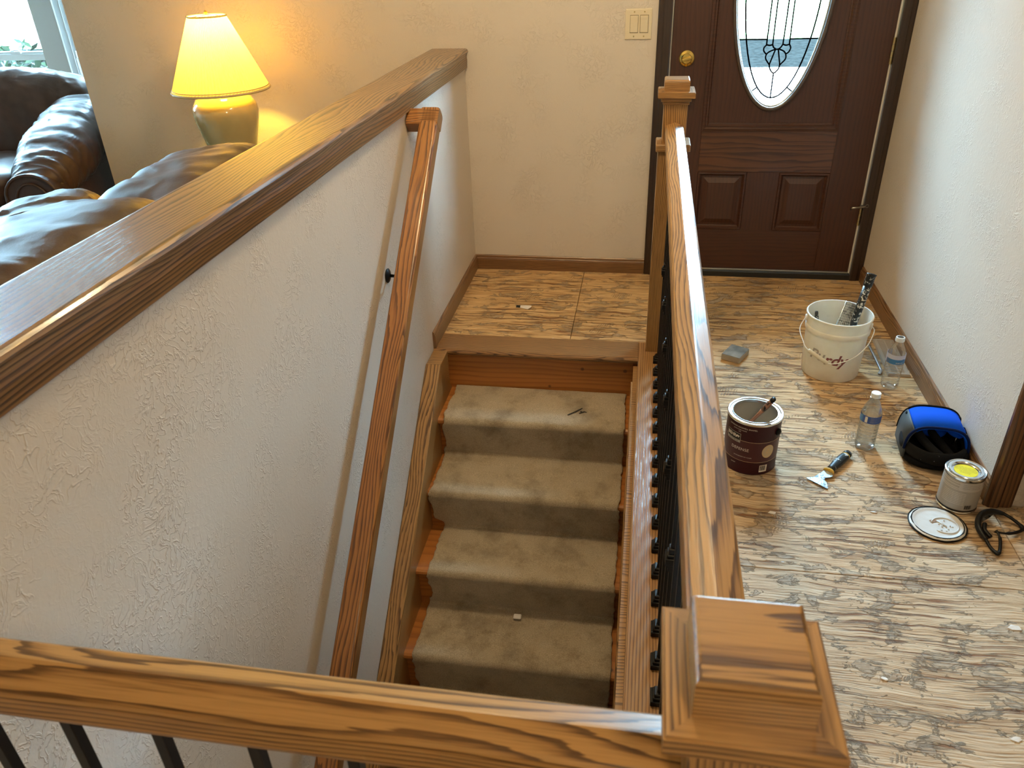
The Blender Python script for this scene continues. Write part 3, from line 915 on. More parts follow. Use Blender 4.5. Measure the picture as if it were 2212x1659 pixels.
# deadbolt
db = lathe('deadbolt', [(0.0, 0.0), (0.034, 0.0), (0.0335, 0.005), (0.030, 0.009), (0.024, 0.011), (0.020, 0.016), (0.0, 0.017)], M['brass'], door, (0.160, YF, 1.010), (R(90), 0, 0), 36)
mk('thumb_turn', box_bm((0.044, 0.013, 0.018), (0, 0, 0.026), 0.005, 3), M['brass'], db, (0, 0, 0), (0, 0, R(12)))
kb = lathe('door_knob', [(0.0, 0.0), (0.033, 0.0), (0.032, 0.006), (0.014, 0.010), (0.012, 0.030), (0.024, 0.038), (0.029, 0.050), (0.024, 0.062), (0.0, 0.066)], M['brass'], door, (0.160, YF, 0.87), (R(90), 0, 0), 36)
for z0, z1 in ((0.98, 1.084), (0.272, 0.352), (1.72, 1.82)):
    h = lathe('hinge', [(0.0, z0), (0.0065, z0), (0.0065, z1), (0.0, z1)], M['brassd'], door, (1.0075, 0.004, 0), n=12)
    for k in range(1, 4):
        lathe('knuckle_ring', [(0.0069, z0 + (z1 - z0) * k / 4 - 0.001), (0.0069, z0 + (z1 - z0) * k / 4 + 0.001)], M['pewter'], h, n=12)
st = tube('hinge_stop', [(0.958, -0.018, 0.352), (0.962, -0.022, 0.362), (0.985, -0.020, 0.364), (1.012, -0.016, 0.367), (1.020, -0.016, 0.369)], [0.004, 0.006, 0.0045, 0.006, 0.004], M['pewter'], door, 8)
tube('stop_ring', [(1.026 + 0.007 * math.cos(2 * PI * i / 14), -0.016, 0.371 + 0.007 * math.sin(2 * PI * i / 14)) for i in range(14)], 0.0025, M['pewter'], st, 6, True)
lathe('stop_collar', [(0.009, 0.352), (0.010, 0.362), (0.009, 0.372)], M['pewter'], st, (1.0075, 0.004, 0), n=14)
dbox('weather_strip', 0.0860, 0.0912, 0.03, 2.05, M['strip'], 0.004, 0.05)
dbox('weather_strip', 1.0064, 1.0115, 0.03, 2.05, M['strip'], 0.004, 0.05)
dbox('door_sill', 0.085, 1.013, 0.0, 0.026, M['sweep'], -0.012, 0.10)
dbox('door_sweep', DX0, DX1, 0.0265, 0.0345, M['alu'], 0.006, 0.05)


def casing_prof(wd, t=0.018):
    return [(0, 0), (0, t * 0.6), (wd * 0.1, t * 0.8), (wd * 0.35, t * 0.85), (wd * 0.45, t), (wd * 0.9, t), (wd, t * 0.85), (wd, 0)]


# casings: upright prisms, profile y -> across, z -> out of the wall
def casing_obj(name, wd, x0, flip=False, L=2.12, mat=None):
    # local X is up; local Y across; local Z out of wall (-y world)
    pr_ = casing_prof(wd)
    if flip:
        pr_ = [(wd - y, z) for y, z in reversed(pr_)]
    m = Matrix(((0, 1, 0, x0), (0, 0, -1, 0.0), (1, 0, 0, 0), (0, 0, 0, 1)))
    v, f = prism_geo(pr_, L)
    v = [tuple(m @ Vector(q)) for q in v]
    o = mk(name, fixn((v, f)), mat or M['casing'])
    o['kind'] = 'structure'
    return o


casing_obj('trim_1', 0.060, 0.026)
casing_obj('trim_2', 0.0545, 1.0125, True)

# closet door on the right, near the viewer
cz = empty('door_2', (XR + 0.10, -1.72, 0), kind='structure')
box('door_leaf', (0.03, -0.055, 0.01), (0.74, -0.015, 2.04), M['casing2'], cz, 0.002)
box('jamb', (0.0, -0.098, 0.0), (0.022, 0.0, 2.05), M['casing2'], cz, 0.002)
box('jamb', (0.728, -0.098, 0.0), (0.75, 0.0, 2.05), M['casing2'], cz, 0.002)
m = Matrix(((0, 1, 0, 1.049), (0, 0, -1, -1.72), (1, 0, 0, 0), (0, 0, 0, 1)))
v, f = prism_geo([(0, 0), (0, 0.010), (0.006, 0.012), (0.010, 0.018), (0.035, 0.020), (0.042, 0.015), (0.070, 0.014), (0.078, 0.010), (0.078, 0)], 2.12)
o = mk('trim_3', fixn(([tuple(m @ Vector(q)) for q in v], f)), M['casing2']); o['kind'] = 'structure'

# baseboards
BBP = [(0, 0), (0.011, 0), (0.012, 0.052), (0.010, 0.060), (0.008, 0.063), (0.007, 0.072), (0.003, 0.0765), (0, 0.0765)]


def baseboard(name, p0, p1, outn, mat=None):
    p0, p1 = Vector(p0), Vector(p1)
    d = (p1 - p0).normalized(); o_ = Vector(outn)
    L = (p1 - p0).length
    m = Matrix(((d.x, o_.x, 0, p0.x), (d.y, o_.y, 0, p0.y), (0, 0, 1, 0), (0, 0, 0, 1)))
    ob = mk(name, fixn(prism_geo(BBP, L)), mat or M['base'])
    if m.to_3x3().determinant() < 0:
        ob.data.flip_normals()
    ob.matrix_world = m
    ob['kind'] = 'structure'
    return ob


baseboard('baseboard_back', (XL, 0, 0), (0.026, 0, 0), (0, -1, 0))
baseboard('baseboard_left', (XL, -0.914, 0), (XL, -0.012, 0), (1, 0, 0))
baseboard('baseboard_right', (XR, -1.715, 0), (XR, -0.019, 0), (-1, 0, 0))

# ------------------------------------------------------------------ half-wall cap
cap = empty('half_wall_cap', (-0.905, 0, 1.0634), label='wide stained oak cap running along the top of the half wall beside the stairs', cat='wall cap')
LCAP = 6.9
rz90 = (0, 0, R(-90))     # local X -> world -Y ; local Y -> world +X
prof = [(-0.087, -0.040)] + [(-0.087, -0.006), (-0.083, -0.001), (-0.078, 0.0), (0.072, 0.0), (0.080, -0.0015), (0.085, -0.006), (0.087, -0.013), (0.083, -0.019), (0.079, -0.021), (0.079, -0.040)]
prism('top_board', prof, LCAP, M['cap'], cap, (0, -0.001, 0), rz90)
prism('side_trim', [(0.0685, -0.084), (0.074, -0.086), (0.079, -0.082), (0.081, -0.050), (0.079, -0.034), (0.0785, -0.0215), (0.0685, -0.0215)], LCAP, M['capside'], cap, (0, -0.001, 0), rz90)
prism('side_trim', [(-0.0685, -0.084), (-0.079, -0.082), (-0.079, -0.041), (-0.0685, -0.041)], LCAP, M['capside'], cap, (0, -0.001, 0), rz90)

# ------------------------------------------------------------------ staircase
stairs = empty('staircase', (0, 0, 0), label='oak and pine staircase going down from the plywood landing between the half wall and railing', cat='staircase')
SX0, SX1 = XL + 0.001, 0.0
for k in range(1, NSTEP):
    yk = Y1 - (k - 1) * STEP_D
    z = -k * STEP_H
    o = prism('tread', [(0.0, -0.03), (0.0, 0.0), (STEP_D + 0.018, 0.0), (STEP_D + 0.026, -0.006), (STEP_D + 0.029, -0.015), (STEP_D + 0.026, -0.024), (STEP_D + 0.018, -0.03)], SX1 - SX0, M['pine'], stairs, (SX1, yk, z - 0.006), (0, 0, R(180)))
    if k > 0:
        box('riser', (SX0, yk, z - 0.036), (SX1, yk + 0.018, z + STEP_H - 0.036), M['pine'], stairs, 0.001, 1)
# landing nosing, mitred to the opening trim
v = [(XL + 0.013, -0.775, 0), (0.175, -0.775, 0), (0.018, -0.905, 0), (XL + 0.001, -0.905, 0)]
prof = [(-0.774, 0.0015), (-0.905, 0.0015), (-0.913, -0.001), (-0.9185, -0.008), (-0.9195, -0.014), (-0.9165, -0.022), (-0.910, -0.027), (-0.90, -0.028), (-0.774, -0.028)]
o = prism('landing_nosing', [(-y, z) for y, z in prof], 0.018 - XL, M['nosing'], stairs, (0.018, 0, 0), (0, 0, R(180)))
# side stringers
def stringer(x0, x1, ytop, ztop, yend, mat, hgt=0.26, name='skirt_board', slope=0.80):
    # local X runs down the slope, profile y across, z perpendicular
    ang = math.atan(slope)
    L = (ytop - yend) / math.cos(ang)
    wd = x1 - x0
    # local X -> (0,-cos,-sin), local Y -> (1,0,0), local Z -> (0,-sin,cos)... right handed check below
    ex = Vector((0, -math.cos(ang), -math.sin(ang))); ey = Vector((1, 0, 0)); ez = ex.cross(ey)
    mm = Matrix(((ex.x, ey.x, ez.x, x0), (ex.y, ey.y, ez.y, ytop), (ex.z, ey.z, ez.z, ztop), (0, 0, 0, 1)))
    b = 0.003
    prof = [(0, -hgt), (wd, -hgt), (wd, -b), (wd - b, 0), (b, 0), (0, -b)]
    # upper end cut level-ish: slant the start back so the top face ends in a level cut
    v, f = prism_geo(prof, L)
    k = len(prof)
    v = [(q[0] + (0.0 if i >= k else 0.0), q[1], q[2]) for i, q in enumerate(v)]
    ob = mk(name, fixn((v, f)), mat, stairs)
    ob.matrix_basis = mm
    return ob


stringer(XL + 0.001, -0.776, -1.050, 0.000, -3.3, M['oakX'], 0.27)
box('under_landing_wall', (XL + 0.001, -0.872, -1.55), (0.018, -0.78, -0.029), M['pine'], stairs)  # unseen wall under the landing, added to stop light leaking through
# level block that the left skirt dies into under the nosing
box('skirt_block', (XL + 0.001, -1.053, -0.22), (-0.776, -0.921, -0.003), M['oakX'], stairs, 0.003)
stringer(-0.006, 0.0165, -1.02, -0.05, -3.3, M['oakX'], 0.26)
box('opening_fascia', (0.0005, -3.35, -0.20), (0.0195, -0.93, -0.0275), M['oakX'], stairs, 0.001, 1)

# carpet runner on the steps
def carpet():
    path = []
    for k in range(1, NSTEP):
        yk = Y1 - (k - 1) * STEP_D; z = -k * STEP_H
        nose = yk - STEP_D
        if k == 1:
            path.append((yk - 0.001, z))
        for i in range(0, 19):
            path.append((yk - 0.012 - (STEP_D - 0.020) * i / 18, z + 0.001 * math.sin(i)))
        for a in range(75, -31, -15):
            path.append((nose - 0.012 + 0.0 - 0.026 * math.cos(R(a)), z - 0.026 + 0.026 * math.sin(R(a))))
        for i in range(1, 12):
            t = i / 12
            path.append((nose - 0.034 * (1 - t) - 0.010 * t, z - 0.042 - (STEP_H - 0.055) * t))
        path.append((nose - 0.007, z - STEP_H + 0.010))
    left = {1: -0.757, 2: -0.764, 3: -0.728, 4: -0.742, 5: -0.74, 6: -0.74, 7: -0.74}
    nx = 110
    v, f = [], []
    for j, (y, z) in enumerate(path):
        kk = min(7, max(1, int(-z / STEP_H + 0.15)))
        rag = 0.010 * noise.noise(Vector((y * 14, z * 14, 1.0))) + 0.009 * noise.noise(Vector((y * 75, z * 75, 4.0)))
        rag2 = 0.008 * noise.noise(Vector((y * 14, z * 14, 9.0))) + 0.009 * noise.noise(Vector((y * 75, z * 75, 7.0)))
        fl = left[kk]
        x0, x1 = fl + rag, -0.020 + rag2
        for i in range(nx + 1):
            x = x0 + (x1 - x0) * i / nx
            d = 0.0022 * noise.noise(Vector((x * 9, y * 9, z * 9))) + 0.0012 * noise.noise(Vector((x * 120, y * 120, z * 120)))
            edge = min(i, nx - i)
            lift = 0.010 + d + (-0.004 if edge < 1 else 0)
            v.append((x, y - lift * 0.35, z + lift))
    for j in range(len(path) - 1):
        for i in range(nx):
            f.append((j * (nx + 1) + i, j * (nx + 1) + i + 1, (j + 1) * (nx + 1) + i + 1, (j + 1) * (nx + 1) + i))
    return v, f


bm = fixn(carpet())
o = mk('stair_carpet', bm, M['carpet'], smooth=True)
sm = o.modifiers.new('thick', 'SOLIDIFY'); sm.thickness = 0.009; sm.offset = -1
ss = o.modifiers.new('soft', 'SUBSURF'); ss.levels = 1; ss.render_levels = 1
tag(o, 'worn beige carpet runner with frayed edges draped down the stairs', 'carpet')

STAIN = plain('dark_carpet_stain', (0.02, 0.017, 0.014), 0.95)
for pts in ([(-0.250, -1.094), (-0.222, -1.068), (-0.196, -1.036)], [(-0.205, -1.078), (-0.185, -1.062), (-0.176, -1.066)], [(-0.200, -1.060), (-0.192, -1.072)]):
    tube('stain', [(x, y, -0.1782) for x, y in pts], [0.004, 0.0055, 0.003][:len(pts)], STAIN, o, 6, flat=0.3)

# ------------------------------------------------------------------ railing round the stair opening
RX = 0.0994
rail = empty('stair_railing', (RX, -3.31, 0), label='stained oak railing with black iron balusters and square newels round the stair opening', cat='railing')
RP = [(-0.026, 0.862), (0.026, 0.862), (0.0300, 0.866), (0.0318, 0.872), (0.0318, 0.896), (0.0302, 0.9025), (0.026, 0.9062), (0.003, 0.9145), (0, 0.9152), (-0.003, 0.9145), (-0.026, 0.9062), (-0.0302, 0.9025), (-0.0318, 0.896), (-0.0318, 0.872), (-0.0300, 0.866)]
prism('handrail', RP, 3.31 - 0.801 - 0.083, M['rail'], rail, (0, 3.31 - 0.843, 0), rz90, smooth=False)
prism('handrail', RP, 1.05, M['rail'], rail, (-0.0415, 0.013, 0), (0, 0, R(180)))


def newel(y):
    nw = mk('newel_post', box_bm((0.083, 0.083, 0.15), (0, 0, 0.905), 0.0015, 1), M['oakZ'], rail, (0, y, 0))
    mk('newel_box', box_bm((0.105, 0.105, 0.815), (0, 0, 0.4075), 0.002, 1), M['oakZ'], nw)
    mk('collar', box_bm((0.122, 0.122, 0.026), (0, 0, 0.828), 0.003, 1), M['oakX'], nw)
    mk('neck_moulding', box_bm((0.092, 0.092, 0.010), (0, 0, 0.980), 0.002, 1), M['oakX'], nw)
    mk('neck_moulding', box_bm((0.104, 0.104, 0.013), (0, 0, 0.9915), 0.003, 2), M['oakX'], nw)
    # mitred plate: four trapezoids
    z0, z1, h, q = 0.998, 1.0184, 0.0638, 0.030
    for r_ in range(4):
        v = [(-h, -h, z0), (h, -h, z0), (q, -q, z0), (-q, -q, z0), (-h, -h, z1), (h, -h, z1), (q, -q, z1), (-q, -q, z1)]
        f = [(3, 2, 1, 0), (4, 5, 6, 7), (0, 1, 5, 4), (1, 2, 6, 5), (2, 3, 7, 6), (3, 0, 4, 7)]
        bm = fixn((v, f))
        bmesh.ops.bevel(bm, geom=[e for e in bm.edges if all(abs(w_.co.y + h) < 1e-5 for w_ in e.verts) and abs(e.verts[0].co.z - e.verts[1].co.z) < 1e-5], offset=0.002, segments=2, affect='EDGES')
        mk('cap_plate', bm, M['oakX'], nw, (0, 0, 0), (0, 0, R(90 * r_)))
    # block with eased top
    bm = bmesh.new()
    lv = [(0.0435, 1.018), (0.0435, 1.0490), (0.0428, 1.0530), (0.0408, 1.0558), (0.0385, 1.0570)]
    rings = [[bm.verts.new((sx * a, sy * a, z)) for sx, sy in ((-1, -1), (1, -1), (1, 1), (-1, 1))] for a, z in lv]
    for a, b in zip(rings, rings[1:]):
        for i in range(4):
            bm.faces.new((a[i], a[(i + 1) % 4], b[(i + 1) % 4], b[i]))
    bm.faces.new(rings[-1]); bm.faces.new(list(reversed(rings[0])))
    mk('cap_block', bm, M['oakX'], nw)
    return nw


newel(0.0)
newel(3.31 - 0.801)

# balusters: bar, stepped shoe, and a knuckle on every third
bar_me = mk('tmp', box_bm((0.0127, 0.0127, 0.862), (0, 0, 0.431), 0.0008, 1), M['black']).data
sb = bmesh.new()
for s, z0, z1 in ((0.042, 0.001, 0.016), (0.033, 0.016, 0.024), (0.026, 0.024, 0.032)):
    t = box_bm((s, s, z1 - z0), (0, 0, (z0 + z1) / 2), 0.0015, 1)
    me_ = bpy.data.meshes.new('t'); t.to_mesh(me_); t.free(); sb.from_mesh(me_); bpy.data.meshes.remove(me_)
shoe_me = mk('tmp', sb, M['black']).data
kb_ = bmesh.new()
for s, z0, z1 in ((0.019, -0.030, -0.017), (0.026, -0.017, -0.009), (0.032, -0.009, 0.009), (0.026, 0.009, 0.017), (0.019, 0.017, 0.030)):
    t = box_bm((s, s, z1 - z0), (0, 0, (z0 + z1) / 2), 0.0012, 1)
    me_ = bpy.data.meshes.new('t'); t.to_mesh(me_); t.free(); kb_.from_mesh(me_); bpy.data.meshes.remove(me_)
knuckle_me = mk('tmp', kb_, M['black']).data
for o in [o for o in COL.objects if o.name.startswith('tmp')]:
    bpy.data.objects.remove(o)
for k in range(23):
    y = 3.31 - 0.935 - 0.1005 * k
    b = mk('baluster', bar_me, None, rail, (0, y, 0))
    mk('shoe', shoe_me, None, b)
    if k % 3 == 1:
        mk('knuckle', knuckle_me, None, b, (0, 0, 0.43))
for k in range(9):
    b = mk('baluster', bar_me, None, rail, (-0.1394 - 0.104 * k, 0.013, 0))
    mk('shoe', shoe_me, None, b)
    if k % 3 == 1:
        mk('knuckle', knuckle_me, None, b, (0, 0, 0.43))
prism('shoe_board', [(-0.0814, -0.027), (0.066, -0.027), (0.066, 0.001), (-0.076, 0.001), (-0.0800, -0.001), (-0.0814, -0.006)], 2.66, M['shoe'], rail, (0, 3.31 - 0.775, 0), rz90)
prism('shoe_board', [(-0.066, -0.027), (0.075, -0.027), (0.075, 0.001), (-0.066, 0.001)], 0.91, M['shoe'], rail, (-0.0265, 0.013, 0), (0, 0, R(180)))

# ------------------------------------------------------------------ wall handrail
hr = empty('wall_handrail', (XL, -1.0, 0.93), label='sloping oak handrail fixed to the white half wall above the stairs', cat='handrail')
ang = math.atan(0.868)
ex = Vector((0, -math.cos(ang), -math.sin(ang))); ey = Vector((1, 0, 0)); ez = ex.cross(ey)
HW, HT = 0.067, 0.056
def rr_prof(wd, ht, r, seg=4):
    o = []
    for cx, cz, a0 in ((wd - r, -ht + r, -90), (wd - r, -r, 0), (r, -r, 90), (r, -ht + r, 180)):
        o += [(cx + r * math.cos(R(a0 + 90 * i / seg)), cz + r * math.sin(R(a0 + 90 * i / seg))) for i in range(seg + 1)]
    return o
# centre line through measured points: y=-2.373 -> z=-0.243 (top face)
ztop = -0.231 + 0.868 * (-0.965 + 2.373)
mw = Matrix(((ex.x, ey.x, ez.x, -0.788), (ex.y, ey.y, ez.y, -0.965), (ex.z, ey.z, ez.z, ztop), (0, 0, 0, 1)))
o = mk('rail', fixn(prism_geo(rr_prof(HW, HT, 0.010), 2.95)), M['hrail'], None); sharp_ok = True
o.parent = hr; o.matrix_basis = Matrix.Translation(-hr.location) @ mw
# mitred return into the wall
mw2 = Matrix(((1, 0, 0, XL + 0.002), (0, ex.y, ez.y, -0.965), (0, ex.z, ez.z, ztop), (0, 0, 0, 1)))
rp = [(y, z) for y, z in rr_prof(HW, HT, 0.010)]
o = mk('return', fixn(prism_geo(rp, 0.115)), M['hrail'], None)
o.parent = hr; o.matrix_basis = Matrix.Translation(-hr.location) @ mw2
for yb in (-1.385, -2.62):
    zb = -0.243 + 0.868 * (yb + 2.373) - 0.09
    br = lathe('bracket', [(0.0, 0.0), (0.024, 0.0), (0.025, 0.003), (0.020, 0.007), (0.008, 0.010), (0.0, 0.011)], M['black'], None, n=24)
    br.parent = hr
    br.matrix_basis = Matrix.Translation(-hr.location) @ Matrix.Translation((XL + 0.001, yb, zb)) @ Euler((0, R(90), 0)).to_matrix().to_4x4()
    arm = tube('bracket_arm', [(0, 0, 0.008), (0, 0, 0.055), (-0.014, 0, 0.082), (-0.034, 0, 0.087)], 0.006, M['black'], br, 8)

# ------------------------------------------------------------------ light switch
sw = empty('light_switch', (-0.052, 0, 1.152), label='cream double rocker light switch on the wall left of the front door', cat='light switch')
box('switch_plate', (-0.061, -0.006, -0.061), (0.053, 0.0, 0.061), M['cream'], sw, 0.003)
for x0, x1 in ((-0.040, -0.006), (0.003, 0.038)):
    rk = mk('rocker', box_bm((0.033, 0.006, 0.067), (0, 0, 0), 0.0015, 1), M['cream'], sw, ((x0 + x1) / 2, -0.0075, 0.0005), (R(3), 0, 0))
    box('rocker_gap', (x0 - 0.001, -0.0066, -0.0355), (x1 + 0.001, -0.0058, 0.0365), plain('switch_shadow_gap', (0.25, 0.2, 0.13), 0.6), sw)
    for z in (-0.0485, 0.0485):
        lathe('screw', [(0.0, 0.0), (0.0032, 0.0), (0.003, 0.001), (0.0, 0.0014)], M['brassd'], sw, ((x0 + x1) / 2, -0.006, z), (R(90), 0, 0), 12)

# ================================================================== LIVING ROOM
# sofa along the half wall (seen over the cap)
sofa = empty('leather_sofa', (-1.50, -2.35, 0), label='dark brown leather sofa backed against the half wall, only its plump back cushions showing', cat='sofa')
box('base', (-0.42, -1.05, 0.05), (0.44, 1.05, 0.42), M['leather'], sofa, 0.03, 3)
box('back_frame', (0.22, -1.05, 0.30), (0.46, 1.05, 0.84), M['leather'], sofa, 0.05, 3)


def lean(p):
    return p


cushion('back_cushion', (0.38, 0.70, 0.50), 4.6, M['leather'], sofa, (0.22, 0.655, 0.722), (R(2), R(-6), R(4)), 44, 0.011, 1, (4, 8, 7))
cushion('back_cushion', (0.42, 0.84, 0.52), 4.2, M['leather'], sofa, (0.24, -0.03, 0.745), (R(0), R(-6), R(3)), 50, 0.012, 5, (4, 8, 7))
cushion('back_cushion', (0.40, 0.60, 0.50), 3.0, M['leather'], sofa, (0.22, -0.78, 0.70), (R(0), R(-6), R(-2)), 30, 0.014, 9, (4, 7, 7))
cushion('headrest', (0.30, 0.62, 0.34), 3.4, M['leather'], sofa, (-0.10, 0.36, 0.755), (0, R(-8), R(12)), 34, 0.014, 12, (6, 9, 7))
for yy in (0.55, -0.25, -0.85):
    cushion('seat_cushion', (0.62, 0.72, 0.22), 4.0, M['leather'], sofa, (-0.16, yy, 0.45), (0, 0, 0), 20, 0.010, 3 + yy, (5, 5, 5))

# loveseat in front of the bay
ls = empty('leather_loveseat', (-2.80, -0.36, 0), (0, 0, R(13)), label='dark brown leather loveseat with fat rolled arm in front of the bay window', cat='loveseat')
box('base', (-1.75, 0.06, 0.05), (-0.02, 0.80, 0.40), M['leather'], ls, 0.03, 3)
box('side_panel', (-0.26, 0.03, 0.05), (-0.015, 0.86, 0.52), M['leather'], ls, 0.03, 3)


def armext(p):
    # pad rises toward the back and droops over the outer side
    t = (p.y + 0.46) / 0.92
    p.z += 0.26 * max(0, t - 0.10)
    return p


cushion('arm_pad', (0.34, 0.92, 0.26), 2.6, M['leather'], ls, (-0.145, 0.43, 0.505), (0, 0, 0), 60, 0.016, 2, (2.5, 15, 4), armext)
# horseshoe arm front
hs = [(-0.125, 0.0), (-0.125, 0.40)] + [(0.125 * math.cos(R(a)), 0.40 + 0.115 * math.sin(R(a))) for a in range(180, -1, -15)] + [(0.125, 0.40), (0.125, 0.0)]
v = [(x, 0, z) for x, z in hs] + [(x, 0.10, z) for x, z in hs]
k = len(hs)
f = [tuple(range(k)), tuple(reversed(range(k, 2 * k)))] + [(i, (i + 1) % k, k + (i + 1) % k, k + i) for i in range(k)]
ap = mk('arm_front', fixn((v, f)), M['leather'], ls, (-0.145, -0.035, 0.06))
tube('piping', [(x, -0.002, z) for x, z in hs], 0.008, M['leather'], ap, 8)
tube('piping', [(x * 0.66, -0.004, z * 0.94 - 0.01) for x, z in hs], 0.006, M['leather'], ap, 8)
cushion('back_cushion', (1.78, 0.34, 0.62), 3.6, M['leather'], ls, (-0.90, 0.88, 0.625), (R(-8), 0, 0), 56, 0.018, 7, (9, 6, 5))
cushion('seat_cushion', (0.72, 0.62, 0.20), 4.0, M['leather'], ls, (-0.66, 0.36, 0.46), (0, 0, 0), 20, 0.01, 4)
cushion('seat_cushion', (0.72, 0.62, 0.20), 4.0, M['leather'], ls, (-1.38, 0.36, 0.46), (0, 0, 0), 20, 0.01, 6)

# end table and lamp
LX, LY = -1.878, -0.335
et = empty('end_table', (LX, LY, 0), label='dark wood end table behind the sofa carrying the lit lamp', cat='table')
box('table_top', (-0.26, -0.26, 0.53), (0.26, 0.26, 0.56), M['endtable'], et, 0.004)
for sx in (-1, 1):
    for sy in (-1, 1):
        box('leg', (sx * 0.22 - 0.02, sy * 0.22 - 0.02, 0.0), (sx * 0.22 + 0.02, sy * 0.22 + 0.02, 0.53), M['endtable'], et, 0.002)
lamp = empty('table_lamp', (LX, LY, 0.56), label='lit ceramic table lamp with cream pleated shade against the yellowed wall', cat='lamp')
lathe('lamp_base', [(0.0, 0.0), (0.085, 0.0), (0.088, 0.012), (0.086, 0.03), (0.098, 0.10), (0.122, 0.19), (0.139, 0.26), (0.143, 0.295), (0.138, 0.325), (0.118, 0.352), (0.085, 0.366), (0.045, 0.372), (0.03, 0.374), (0.0, 0.374)], M['ceramic'], lamp, n=56)
lathe('lamp_stem', [(0.012, 0.372), (0.012, 0.44), (0.018, 0.442), (0.018, 0.485), (0.0, 0.485)], M['brass'], lamp, n=16)
# pleated shade shell
npl = 88
v, f = [], []
zs = [(0.384, 0.2080), (0.392, 0.2080), (0.396, 0.2050), (0.54, 0.1420), (0.676, 0.0815), (0.680, 0.0805), (0.688, 0.0795)]
for i in range(npl * 2):
    a = 2 * PI * i / (npl * 2)
    for j, (z, r0) in enumerate(zs):
        pl = 0.0 if j in (0, 1, 5, 6) else (0.0026 if i % 2 else -0.0026)
        v.append(((r0 + pl) * math.cos(a), (r0 + pl) * math.sin(a), z))
k = len(zs)
for i in range(npl * 2):
    i2 = (i + 1) % (npl * 2)
    for j in range(k - 1):
        f.append((i * k + j, i2 * k + j, i2 * k + j + 1, i * k + j + 1))
sh = mk('lamp_shade', fixn((v, f)), M['shade'], lamp)
trimm = plain('shade_trim', (0.62, 0.46, 0.22), 0.7)
tube('shade_trim', [(0.2090 * math.cos(2 * PI * i / 64), 0.2090 * math.sin(2 * PI * i / 64), 0.388) for i in range(64)], 0.0055, trimm, sh, 6, True)
tube('shade_trim', [(0.2062 * math.cos(2 * PI * i / 64), 0.2062 * math.sin(2 * PI * i / 64), 0.399) for i in range(64)], 0.002, trimm, sh, 6, True)
tube('shade_trim', [(0.0805 * math.cos(2 * PI * i / 48), 0.0805 * math.sin(2 * PI * i / 48), 0.684) for i in range(48)], 0.004, trimm, sh, 6, True)
lathe('finial', [(0.0, 0.692), (0.006, 0.694), (0.008, 0.700), (0.004, 0.706), (0.0, 0.708)], M['brass'], lamp, n=12)
for a in (0, 120, 240):
    tube('spider_arm', [(0, 0, 0.690), (0.080 * math.cos(R(a)), 0.080 * math.sin(R(a)), 0.684)], 0.0015, M['brass'], lamp, 5)
lathe('bulb', [(0.0, 0.487), (0.013, 0.49), (0.014, 0.505), (0.026, 0.530), (0.031, 0.552), (0.026, 0.575), (0.012, 0.588), (0.0, 0.590)], M['bulb'], lamp, n=20)
light('lamp_bulb_light', 'POINT', (LX, LY, 0.56 + 0.645), 46, (1.0, 0.68, 0.06), radius=0.035)

# unseen ceiling lights added for warm fill (above and behind the viewer)
for nm, x, y, lab in (('fill_ceiling_light', 0.45, -4.35, 'unseen brass ceiling light added for warm fill over the hall behind the viewer'), ('fill_ceiling_light', -0.42, -1.55, 'unseen brass ceiling light added for warm fill over the stairs')):
    cl = empty(nm, (x, y, CEIL), label=lab, cat='ceiling light')
    lathe('fill_light_base', [(0.0, 0.0), (0.16, 0.0), (0.16, -0.02), (0.0, -0.02)], M['brass'], cl, n=32)
    lathe('bulb', [(0.0, -0.02), (0.014, -0.02), (0.028, -0.045), (0.020, -0.062), (0.0, -0.068)], M['fill_bulb'], cl, n=20)

# bush under the bay
bush = empty('garden_bush', (-4.35, 2.1, -0.35), label='green leafy bush outside below the bay window', cat='bush')
v, f = [], []
rnd = random.Random(3)
for i in range(2600):
    a = rnd.uniform(0, 2 * PI); q = rnd.uniform(0.35, 1.0)
    c = Vector((1.15 * q * math.cos(a), 0.42 * q * math.sin(a), 0.68 + 0.62 * rnd.uniform(-0.8, 1) * math.sqrt(max(0, 1 - (q * 0.9) ** 2))))
    d1 = Vector((rnd.uniform(-1, 1), rnd.uniform(-1, 1), rnd.uniform(-0.2, 1))).normalized()
    d2 = d1.cross(Vector((rnd.uniform(-1, 1), rnd.uniform(-1, 1), rnd.uniform(-1, 1)))).normalized()
    L = rnd.uniform(0.04, 0.07)
    k = len(v)
    v += [tuple(c - d1 * L), tuple(c + d2 * L * 0.4), tuple(c + d1 * L), tuple(c - d2 * L * 0.4)]
    f.append((k, k + 1, k + 2, k + 3))
tag(mk('leaves', (v, f), M['leaf'], bush), kind='stuff')
for i in range(6):
    a = 2 * PI * i / 6
    tube('stem', [(0.1 * math.cos(a), 0.05 * math.sin(a), 0.0), (0.5 * math.cos(a), 0.2 * math.sin(a), 0.6)], 0.012, M['casing2'], bush, 6)

